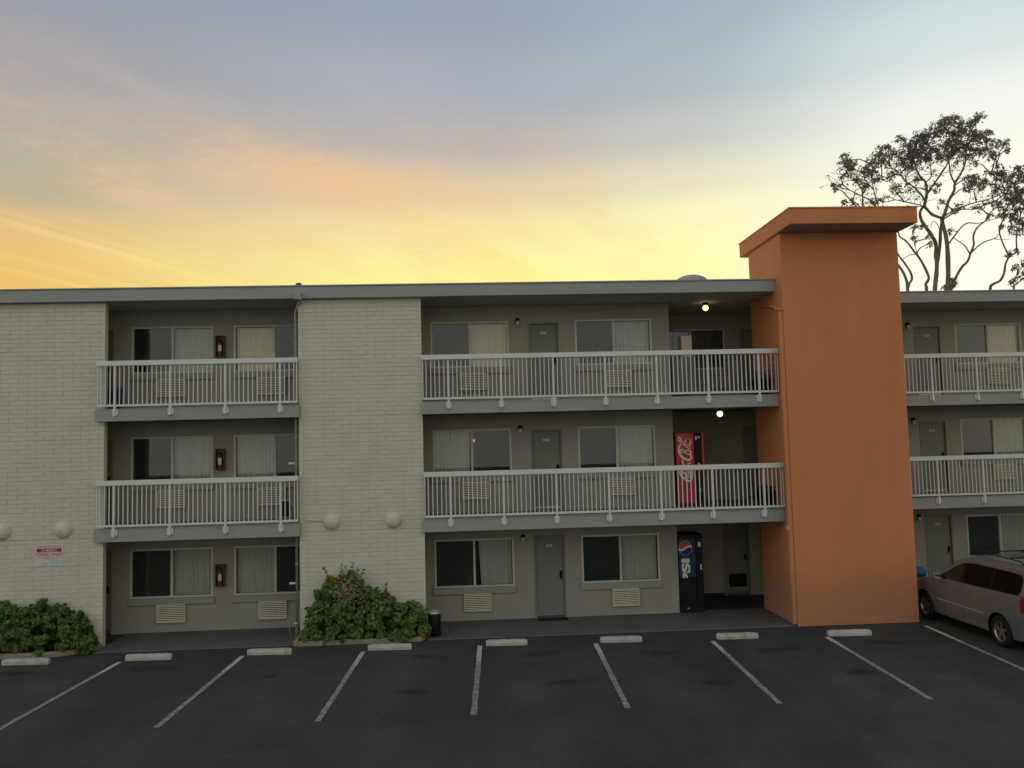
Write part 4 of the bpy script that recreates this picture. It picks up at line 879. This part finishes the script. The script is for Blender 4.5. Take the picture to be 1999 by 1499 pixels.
def disc_part(lo, hi, y, r):
    b = MB(); n = 28; v = []
    for k_ in range(n+1):
        u = -1+2*k_/n; h = math.sqrt(max(0, 1-u*u)); a = max(-h, min(h, lo(u))); c = max(-h, min(h, hi(u))); v += [(gx+u*r, y, gz+a*r), (gx+u*r, y, gz+c*r)]
    b.add(v, [(2*k_, 2*k_+2, 2*k_+3, 2*k_+1) for k_ in range(n)]); return b
wv = lambda u: .22*math.sin(u*2.6)+.08*u
disc_part(lambda u: -1, lambda u: 1, py-.0015, gr*1.07).build('emblem_disc', mat('emblem rim', (.25, .38, .5), .4, .05), pp)
disc_part(lambda u: wv(u)+.15, lambda u: 1, py-.003, gr).build('emblem_red', prd, pp); disc_part(lambda u: -1, lambda u: wv(u)-.2, py-.003, gr).build('emblem_blue', pbl, pp); disc_part(lambda u: wv(u)-.2, lambda u: wv(u)+.15, py-.0035, gr).build('emblem_wave', pwh, pp)
q = text_mb('PSI', 0, py-.003, 0, .215, .05, rot=math.pi/2)
zs_ = [v_[2] for v_ in q.v]; kz = .60/(max(zs_)-min(zs_))
q.v = [(px0+.175+x-.05*z*kz, y, pz0+1.335+(z-max(zs_))*kz) for x, y, z in q.v]; q.build('emblem_lettering', pwh, pp)
for x, z, w1, h1 in ((.49, 1.62, .075, .12), (.535, 1.05, .035, .14), (.17, .10, .05, .02)):
    b = MB(); b.bbox(px0+x, py-.014, pz0+z, px0+x+w1, py-.0045, pz0+z+h1, .002); b.build('button_plate', white_m, pp)

# ------------------------------------------------------------------ minivan
van = thing('parked_minivan', (15.44, -1.5, 0), 'beige silver minivan parked nose in right of the orange tower', 'van')
VX, VN = 15.44, .80                                    # centre line, nose
def interp(tab, s):
    if s <= tab[0][0]: return tab[0][1]
    for i in range(len(tab)-1):
        if s <= tab[i+1][0]:
            t_ = (s-tab[i][0])/(tab[i+1][0]-tab[i][0]); t2 = t_*t_*(3-2*t_)*.35+t_*.65; return tab[i][1]+(tab[i+1][1]-tab[i][1])*t2
    return tab[-1][1]
ZT = [(0, .58), (.04, .70), (.15, .79), (.4, .88), (.8, .965), (1.2, 1.04), (1.38, 1.10), (1.8, 1.36), (2.2, 1.575), (2.45, 1.655), (2.9, 1.695), (3.6, 1.70), (4.2, 1.67), (4.42, 1.62), (4.52, 1.50), (4.60, 1.22), (4.65, 1.0), (4.69, .70), (4.70, .55)]
HWP = [(0, .45), (.03, .58), (.1, .70), (.3, .82), (.7, .89), (1.1, .915), (3.8, .92), (4.3, .90), (4.55, .86), (4.66, .80), (4.70, .68)]
AX = (.95, 3.72); WR = .315
def zb(s):
    z = .23+(.08*max(0, (.35-s)/.35))+.12*max(0, (s-4.3)/.4)
    for a in AX:
        d = abs(s-a)
        if d < .385: z = max(z, .315+math.sqrt(.385**2-d*d)-.02)
    return z
def hw(s, z):
    h = interp(HWP, s)
    if z < 1.07: return h*(1-.045*((z-.72)/.5)**2)
    return h*(1-.045*(.35/.5)**2)-(z-1.07)*.30-.10*max(0, z-1.07)**2
NS, NT = 12, 7
def section(s):
    zt = interp(ZT, s); z0 = min(zb(s), zt-.06); rc = min(.13, (zt-z0)*.4); pts = []
    for k_ in range(NS+1):
        z = z0+(zt-rc-z0)*k_/NS; pts.append((hw(s, z), z))
    xe, ze = pts[-1]
    for k_ in range(1, NT+1):
        a = math.pi/2*k_/NT; pts.append((xe-rc*1.15*(1-math.cos(a)), ze+rc*.88*math.sin(a)))
    xc, zc = pts[-1]
    for k_ in range(1, 5):
        t_ = k_/4; pts.append((xc*(1-t_), zc+rc*.12*(1-(1-t_)**2)+.012*(1-(1-t_)**2)))
    return pts
ss = []; s = 0.
while s < 4.70: ss.append(s); s += .012 if (s < .12 or s > 4.5) else .025
ss.append(4.70)
b = MB(); v = []; SEC = [section(s) for s in ss]; m_ = len(SEC[0]); ring = 2*m_-1
for s, pts in zip(ss, SEC):
    v += [(VX-x, VN-s, z) for x, z in pts]+[(VX+x, VN-s, z) for x, z in pts[-2::-1]]
f = [(i*ring+k_, i*ring+k_+1, (i+1)*ring+k_+1, (i+1)*ring+k_) for i in range(len(ss)-1) for k_ in range(ring-1)]
f += [tuple(range(ring)), tuple((len(ss)-1)*ring+k_ for k_ in range(ring))[::-1]]
b.add(v, f, True)
paint = bpy.data.materials.new('silver beige paint'); paint.use_nodes = True; pb = paint.node_tree.nodes['Principled BSDF']
pb.inputs['Base Color'].default_value = (.185, .192, .195, 1); pb.inputs['Metallic'].default_value = .25; pb.inputs['Roughness'].default_value = .42; pb.inputs['Coat Weight'].default_value = .5; pb.inputs['Coat Roughness'].default_value = .12
ng = paint.node_tree.nodes.new('ShaderNodeTexNoise'); ng.inputs['Scale'].default_value = 2.5; ng.inputs['Detail'].default_value = 6
mg = paint.node_tree.nodes.new('ShaderNodeMapRange'); mg.inputs[3].default_value = .34; mg.inputs[4].default_value = .52; paint.node_tree.links.new(ng.outputs[0], mg.inputs[0]); paint.node_tree.links.new(mg.outputs[0], pb.inputs['Roughness']); pb.inputs['Coat Weight'].default_value = .8; pb.inputs['Coat Roughness'].default_value = .06
body = b.build('body', paint, van)
tint_m = mat('tinted glass', (.006, .007, .006), .1, .1, 3, spec=.06); frontglass_m = mat('light tinted glass', (.026, .028, .025), .12, .1, 3, spec=.12)
def side_patch(s0, s1, zl, zu, off, side=-1, ns=24, nz=8):
    b = MB(); v = []
    for i in range(ns+1):
        s = s0+(s1-s0)*i/ns
        for k_ in range(nz+1):
            a, c = zl(s), max(zu(s), zl(s)+.002); z = a+(c-a)*k_/nz; v.append((VX+side*(hw(s, z)+off), VN-s, z))
    b.add(v, [(i*(nz+1)+k_, (i+1)*(nz+1)+k_, (i+1)*(nz+1)+k_+1, i*(nz+1)+k_+1) for i in range(ns) for k_ in range(nz)], True); return b
ZL = lambda s: 1.065+.02*(s-1.6)
ZU = lambda s: min(interp(ZT, s)-.155, 1.53)
def corner(s0, s1, r):          # rounded ends
    def lo(s): d = min(s-s0, s1-s); return ZL(s)+(r-math.sqrt(max(0, r*r-(r-d)**2)) if d < r else 0)
    def hi(s): d = min(s-s0, s1-s); return ZU(s)-(r-math.sqrt(max(0, r*r-(r-d)**2)) if d < r else 0)
    return lo, hi
for side in (-1, 1):
    lo, hi = corner(1.58, 4.36, .09); side_patch(1.58, 4.36, lo, hi, .003, side, 60).build('window_surround', black_m, van)
    for (s0, s1, m2, nm) in ((1.68, 2.46, frontglass_m, 'front_door_window'), (2.54, 3.44, tint_m, 'sliding_door_window'), (3.49, 4.31, tint_m, 'rear_quarter_window')):
        lo, hi = corner(s0, s1, .05); side_patch(s0, s1, lambda s, lo=lo: lo(s)+.022, lambda s, hi=hi: hi(s)-.02, .006, side, 30).build(nm, m2, van)
    side_patch(1.50, 3.25, lambda s: .57, lambda s: .60, .010, side, 30, 2).build('side_trim', mat('trim beige', (.42, .37, .31), .5, .05), van)
    for s in (1.40, 2.50, 3.47): side_patch(s, s+.007, lambda s: .30, lambda s: ZL(s)-.005, .0015, side, 1, 8).build('door_seam', black_m, van)
    side_patch(.2, 4.5, lambda s: zb(s)+.001, lambda s: zb(s)+.012, .002, side, 120, 1).build('sill_edge', black_m, van)
    for s in (2.20, 2.62):
        h_ = MB(); x = VX+side*(hw(s, .92)+.016); h_.bbox(min(x, x+.018*side), VN-s-.14, .905, max(x, x+.018*side), VN-s, .935, .006); h_.build('door_handle', paint, van)
    lo = lambda s: .80; side_patch(4.38, 4.56, lambda s: .80, lambda s: 1.12, .006, side, 8, 8).build('tail_light', mat('tail light', (.30, .01, .015), .15, .1, 8, spec=.6), van)
    # mirror
    mr_ = MB(); xx = VX+side*1.03; mr_.bbox(xx-.09, VN-1.80, 1.05, xx+.09, VN-1.68, 1.19, .035); mr = mr_.build('side_mirror', paint, van)
    mr_ = MB(); mr_.bbox(xx-.075, VN-1.806, 1.065, xx+.075, VN-1.801, 1.175, .002); mr_.build('mirror_glass', mat('mirror', (.7, .72, .72), .03, 0, metal=1), mr)
    mr_ = MB(); mr_.bbox(VX+side*.97-.06, VN-1.76, 1.07, VX+side*.97+.06, VN-1.70, 1.11, .01); mr_.build('mirror_arm', black_m, mr)
    rl = MB(); rx = VX+side*.60; rl.tube([(rx, VN-2.35, 1.665), (rx, VN-2.45, 1.735), (rx, VN-3.2, 1.765), (rx, VN-4.05, 1.74), (rx, VN-4.18, 1.675)], .012, 8); rl.build('roof_rail', black_m, van)
    for a in AX:
        wx = VX+side*.80; tw = MB(); ax = '-x' if side < 0 else 'x'
        tw.lathe([(.205, -.10), (.26, -.105), (.30, -.095), (.315, -.06), (.318, 0), (.315, .06), (.30, .095), (.26, .105), (.21, .10), (.205, .08)], (wx, VN-a, .318), ax, 36); wh = tw.build('wheel', rubber_m, van)
        rm = MB(); rm.lathe([(.212, .085), (.205, .096), (.195, .09), (.185, .05), (.18, -.05)], (wx, VN-a, .318), ax, 32); rm.lathe([(0, .065), (.045, .065), (.05, .05), (.05, .03)], (wx, VN-a, .318), ax, 20)
        for k_ in range(5):
            an = 2*math.pi*k_/5+.3; ca, sa_ = math.cos(an), math.sin(an); o = side
            def P(r_, t_, d): return (wx+o*d, VN-a+ca*r_-sa_*t_, .318+sa_*r_+ca*t_)
            rm.add([P(.035, -.028, .064), P(.035, .028, .064), P(.198, .042, .078), P(.198, -.042, .078), P(.035, -.03, .035), P(.035, .03, .035), P(.198, .045, .045), P(.198, -.045, .045)], [(0, 1, 2, 3), (0, 4, 5, 1), (1, 5, 6, 2), (2, 6, 7, 3), (3, 7, 4, 0)])
        rm.build('rim', mat('alloy rim', (.45, .45, .44), .35, .05, 8, metal=.9), wh)
        hb = MB(); hb.lathe([(.18, .0), (0, .0)], (wx, VN-a, .318), ax, 24); hb.build('brake_disc', black_m, wh)
for s in (2.75, 3.75):
    rl = MB(); rl.bbox(VX-.60, VN-s-.03, 1.755, VX+.60, VN-s+.03, 1.78, .008); rl.build('cross_bar', black_m, van)
ub = MB(); ub.bbox(VX-.68, VN-4.5, .20, VX+.68, VN-.25, .52, .02); ub.box(VX-.83, VN-3.30, .215, VX+.83, VN-1.36, .36); ub.build('underbody', rubber_m, van)
def top_patch(s0, s1, hwf, off, m2, nm, n=16):
    b = MB(); v = []
    for i in range(n+1):
        s = s0+(s1-s0)*i/n; pts = section(s); e = pts[NS+NT]
        for k_ in range(9):
            u = -1+2*k_/8; x = e[0]*hwf*u; z = e[1]+.02*(1-u*u)+off; v.append((VX+x, VN-s, z))
    b.add(v, [(i*9+k_, i*9+k_+1, (i+1)*9+k_+1, (i+1)*9+k_) for i in range(n) for k_ in range(8)], True); b.build(nm, m2, van)
top_patch(1.42, 2.22, .98, .012, tint_m, 'windshield'); top_patch(4.46, 4.60, .92, .012, tint_m, 'rear_window')
for sd_ in (-1, 1):
    side_patch(.10, .34, lambda s: .62, lambda s: min(.76, interp(ZT, s)-.06), .006, sd_, 10, 4).build('headlight', mat('headlight lens', (.5, .52, .52), .08, 0, spec=.7), van)
b = MB(); b.bbox(VX-.48, VN-.05, .32, VX+.48, VN+.03, .50, .02); b.build('grille', black_m, van)

# ------------------------------------------------------------------ trees behind the far wing
TY = 14.
def pw3(px, py, d=0.): return ray_at(px, py, TY+d)
def tree(name, label, base, stems, blobs, ylw, seed):
    rr = random.Random(seed); root = thing('tall_tree', base, label, 'tree', 'thin branched trees behind the motel'); tr = MB(); nodes = []
    for pts, r0, r1, d0, d1 in stems:
        P = []
        n = len(pts)
        for i, (x, y) in enumerate(pts):
            t_ = i/(n-1); P.append(pw3(x, y, d0+(d1-d0)*t_+rr.uniform(-.12, .12)))
        if pts[0][1] > 552:                                    # comes up from the ground
            g0 = Vector(base)+Vector(((P[0].x-base[0])*.35, (P[0].y-base[1])*.35, 0)); e0 = P[0]+Vector(((P[0].x-P[1].x)*.9, 0, -1.3)); P = [g0, g0.lerp(e0, .55)+Vector((rr.uniform(-.2, .2), 0, 0)), e0]+P
        Q = []
        for i in range(len(P)-1):
            p0, p1, p2, p3 = P[max(i-1, 0)], P[i], P[i+1], P[min(i+2, len(P)-1)]
            for k_ in range(3):
                t_ = k_/3; Q.append(.5*((2*p1)+(p2-p0)*t_+(2*p0-5*p1+4*p2-p3)*t_*t_+(3*p1-p0-3*p2+p3)*t_**3))
        Q.append(P[-1]); m = len(Q); tr.tube(Q, [(r0+(r1-r0)*i/(m-1))*(1+.08*rr.uniform(-1, 1)) for i in range(m)], 7)
        nodes += [(q, r0+(r1-r0)*i/(m-1)) for i, q in enumerate(Q) if q.z > 10.0]
    lf = MB(); tw = MB()
    for q0, r_0 in list(nodes):
        if r_0 > .045 or q0.z < 13.0+rr.random()*1.2 or q0.z > 16.3: continue
        for _ in range(1):
            d = Vector((rr.gauss(0, .8), rr.gauss(0, .8), rr.uniform(.0, 1.1))).normalized(); ln_ = rr.uniform(.25, .7); m1 = q0+d*ln_*.5+Vector((rr.uniform(-.1, .1), 0, rr.uniform(-.05, .12))); e1 = q0+d*ln_+Vector((rr.uniform(-.15, .15), 0, rr.uniform(0, .2)))
            tw.tube([q0, m1, e1], [.012, .009, .006], 4, False)
            for _ in range(2):
                e2 = m1+Vector((rr.gauss(0, .25), rr.gauss(0, .25), rr.uniform(0, .35))); tw.tube([m1, e2], [.007, .005], 4, False)
                if rr.random() < .5:
                    for _ in range(3): leaf_long(lf, e2, Vector((rr.gauss(0, .7), rr.gauss(0, .7), rr.uniform(-1.5, .3))), Vector((rr.uniform(-1, 1), rr.uniform(-1, 1), .4)), rr.uniform(.09, .17), rr.uniform(.04, .07))
    for grp, mm in ((blobs, 0), (ylw, 1)):
        for (x, y, r) in grp:
            dep = rr.uniform(-1.2, 1.2) if not mm else rr.uniform(-.4, .4)
            c = pw3(x, y, dep); near = min(nodes, key=lambda q: (q[0]-c).length+(1.6 if q[0].z > c.z-.15 else 0))[0]
            mid = near.lerp(c, .55)+Vector((rr.uniform(-.2, .2), rr.uniform(-.2, .2), rr.uniform(-.05, .2)))
            tw.tube([near, mid, c], [.03, .022, .013], 5, False); nodes.append((mid, .02)); nodes.append((c, .013))
            k = max(6, int(r*r/15*(2.4 if not mm else 1.2)))
            for _ in range(k):
                a = rr.uniform(0, 6.28); q = r*math.sqrt(rr.random())*(1.05 if rr.random() < .7 else 1.6); p = pw3(x+q*math.cos(a), y+q*.8*math.sin(a), dep+rr.uniform(-.7, .7))
                tw.tube([c.lerp(mid, rr.uniform(0, .4)), c.lerp(p, .5)+Vector((rr.uniform(-.08, .08), 0, rr.uniform(-.02, .1))), p], [.010, .008, .005], 4, False)
                for _ in range(rr.randint(4, 7)):
                    d = Vector((rr.gauss(0, .7), rr.gauss(0, .7), rr.uniform(-1.5, .3)))
                    leaf_long(lf if not mm else ylf, p+Vector((rr.uniform(-.05, .05), rr.uniform(-.05, .05), rr.uniform(-.05, .05))), d, Vector((rr.uniform(-1, 1), rr.uniform(-1, 1), .4)), rr.uniform(.10, .19), rr.uniform(.04, .07))
    tr.build('trunk', bark_m, root); tw.build('twigs', bark_m, root)['kind'] = 'stuff'; o = lf.build('crown', treeleaf_m, root); o['kind'] = 'stuff'
    return root
ylf = MB()
S_main = [([(1825, 567), (1828, 536), (1829, 513), (1827, 497), (1827, 476), (1818, 458), (1805, 440), (1798, 428), (1796, 414), (1802, 404)], .105, .055, 0, .3),
          ([(1829, 513), (1831, 507), (1835, 478), (1836, 452), (1838, 439), (1839, 428)], .07, .06, 0, -.1),
          ([(1851, 567), (1851, 517), (1849, 478), (1845, 454), (1839, 429), (1842, 422), (1848, 406), (1851, 394), (1863, 371), (1864, 358), (1879, 333), (1886, 308), (1885, 290), (1890, 268), (1902, 245)], .115, .02, -.3, -.6),
          ([(1864, 358), (1855, 338), (1853, 317), (1850, 295), (1846, 270)], .035, .015, -.45, -.2), ([(1839, 428), (1836, 425), (1820, 419), (1811, 410), (1804, 403)], .06, .06, -.15, .3),
          ([(1804, 403), (1809, 380), (1807, 356), (1796, 344), (1787, 324), (1784, 300), (1790, 275)], .065, .015, .3, .7), ([(1809, 380), (1830, 349), (1846, 326), (1855, 308), (1858, 297), (1868, 268), (1872, 245)], .04, .014, .3, 0),
          ([(1807, 356), (1818, 345), (1817, 325), (1812, 300)], .025, .012, .4, .9),
          ([(1806, 394), (1802, 385), (1784, 365), (1766, 353), (1757, 338), (1748, 333), (1737, 326)], .042, .014, .3, -.4), ([(1802, 404), (1795, 400), (1766, 394), (1748, 390), (1730, 394), (1715, 390)], .032, .012, .3, .9), ([(1766, 353), (1772, 340), (1782, 330), (1776, 312)], .022, .01, 0, .4),
          ([(1857, 566), (1864, 546), (1877, 522), (1889, 510), (1894, 496), (1901, 478), (1900, 462), (1905, 448), (1914, 438), (1924, 431), (1934, 414), (1947, 403), (1960, 385)], .07, .016, -.3, -1.0),
          ([(1894, 496), (1897, 492), (1911, 479), (1924, 471), (1940, 466), (1950, 457), (1955, 440)], .035, .014, -.5, -.2), ([(1940, 466), (1952, 467), (1972, 467)], .018, .008, -.3, -.3), ([(1893, 495), (1883, 479), (1870, 470), (1862, 464)], .028, .016, -.5, -.5),
          ([(1850, 478), (1862, 462), (1877, 443), (1890, 435), (1908, 436), (1928, 431), (1960, 422)], .036, .012, -.35, .4), ([(1842, 428), (1854, 420), (1876, 409), (1902, 408), (1925, 398)], .032, .012, -.2, .3),
          ([(1842, 424), (1856, 414), (1891, 399), (1936, 387), (1963, 372), (1985, 360)], .035, .012, -.2, -.8), ([(1836, 452), (1828, 435), (1820, 433), (1817, 446)], .018, .01, 0, 0)]
B_main = [(1870, 232, 10), (1850, 235, 13), (1838, 246, 14), (1905, 230, 8), (1915, 228, 9), (1895, 238, 8), (1880, 252, 17), (1900, 262, 15), (1860, 262, 17), (1835, 257, 14), (1915, 264, 12), (1930, 258, 8), (1818, 250, 8), (1800, 262, 12), (1790, 276, 15), (1810, 282, 16), (1775, 287, 13), (1758, 270, 9), (1745, 300, 15), (1733, 285, 8), (1770, 305, 15), (1795, 300, 16), (1825, 292, 13), (1850, 284, 15), (1880, 288, 15), (1905, 296, 11), (1921, 294, 15), (1860, 300, 12), (1835, 305, 10), (1780, 322, 10), (1815, 312, 9), (1890, 305, 10), (1930, 275, 9), (1945, 322, 7), (1935, 340, 9), (1945, 360, 9), (1955, 398, 9), (1940, 395, 7), (1945, 281, 11), (1961, 281, 8), (1945, 298, 8), (1966, 292, 7), (1760, 322, 11), (1742, 338, 8), (1750, 366, 11), (1772, 366, 7), (1790, 350, 7), (1890, 346, 11), (1902, 352, 12), (1911, 361, 11), (1890, 366, 9), (1924, 356, 10), (1955, 342, 14), (1940, 374, 9), (1965, 378, 10), (1812, 268, 12), (1865, 275, 10), (1934, 305, 7), (1920, 400, 7), (1903, 406, 7), (1870, 402, 5), (1930, 420, 6), (1862, 411, 5), (1800, 310, 9), (1905, 318, 5), (1869, 318, 5), (1832, 360, 6), (1825, 375, 6), (1838, 392, 6), (1855, 450, 4)]
Y_main = [(1850, 556, 6), (1864, 557, 7), (1844, 560, 5), (1858, 545, 5)]
tree('t', 'tall thin tree with the highest crown, right behind the tower cap', (ray_at(1840, 560, TY).x, TY+.2, 0), S_main, B_main, Y_main, 31)
S_left = [([(1772, 567), (1770, 549), (1763, 531), (1752, 515), (1740, 495), (1715, 450), (1690, 415), (1684, 399), (1684, 380), (1681, 367), (1670, 353), (1658, 345), (1648, 330)], .08, .014, .5, 1.2), ([(1773, 561), (1780, 545), (1777, 531), (1764, 511), (1754, 498), (1738, 470), (1722, 440), (1716, 410), (1705, 370), (1700, 340)], .065, .014, .5, .2),
          ([(1809, 567), (1807, 555), (1813, 544), (1809, 530), (1797, 507), (1787, 494), (1776, 479), (1767, 469), (1756, 461), (1752, 450), (1735, 425), (1722, 400)], .075, .02, .3, 1.4), ([(1787, 496), (1775, 498), (1763, 506)], .02, .014, .6, .6), ([(1795, 502), (1788, 487), (1783, 465), (1782, 448)], .016, .008, .6, .3), ([(1684, 380), (1694, 362), (1702, 355), (1722, 350)], .025, .01, 1, .5), ([(1670, 353), (1655, 352), (1640, 360), (1628, 361)], .02, .008, 1.2, 1.5)]
B_left = [(1715, 306, 12), (1700, 320, 12), (1726, 316, 12), (1657, 325, 13), (1645, 303, 8), (1650, 313, 10), (1670, 323, 7), (1685, 336, 12), (1702, 333, 10), (1720, 288, 7), (1625, 361, 4), (1640, 362, 5), (1650, 396, 7), (1665, 395, 7), (1700, 396, 8), (1717, 391, 7), (1735, 347, 6), (1672, 350, 8), (1690, 360, 7), (1712, 352, 8), (1630, 368, 4), (1648, 345, 6)]
Y_left = [(1784, 445, 5), (1800, 440, 5), (1785, 463, 5), (1815, 474, 6), (1812, 462, 4)]
tree('t', 'slender multi stemmed tree emerging left of the tallest crown, partly hidden by the tower', (ray_at(1785, 560, TY).x, TY+.6, 0), S_left, B_left, Y_left, 32)
S_right = [([(1933, 566), (1938, 555), (1952, 548), (1960, 533), (1963, 515), (1971, 500), (1984, 492), (1984, 471), (1986, 450), (1998, 443), (2012, 420), (2020, 380)], .07, .016, 0, -.6), ([(1971, 500), (1968, 496), (1959, 478), (1952, 458), (1951, 445), (1960, 425), (1978, 405), (1995, 385)], .04, .014, -.2, -.6), ([(1998, 443), (1990, 430), (2000, 395), (2005, 350)], .03, .012, -.4, .4), ([(1980, 567), (1973, 556), (1985, 538), (2000, 515)], .03, .012, .2, .2)]
B_right = [(1970, 345, 10), (1983, 372, 12), (1972, 392, 10), (1965, 410, 9), (1990, 452, 9), (1975, 445, 8), (1975, 360, 12), (1990, 332, 12), (1997, 346, 12), (1985, 386, 13), (1997, 376, 11), (1957, 420, 8), (1975, 425, 11), (1986, 410, 11), (1992, 432, 11), (2010, 400, 14), (2012, 360, 14), (2020, 430, 14), (1952, 440, 6), (1985, 488, 4), (1972, 495, 4)]
Y_right = [(1990, 522, 8), (1985, 543, 8), (1997, 532, 8), (1975, 551, 5), (2005, 510, 10), (1978, 524, 3), (2010, 545, 8)]
tr3 = tree('t', 'small crooked tree at the right edge with yellow green lower leaves', (ray_at(1945, 560, TY).x, TY, 0), S_right, B_right, Y_right, 33)
o = ylf.build('low_foliage', yleaf_m, tr3); o['kind'] = 'stuff'
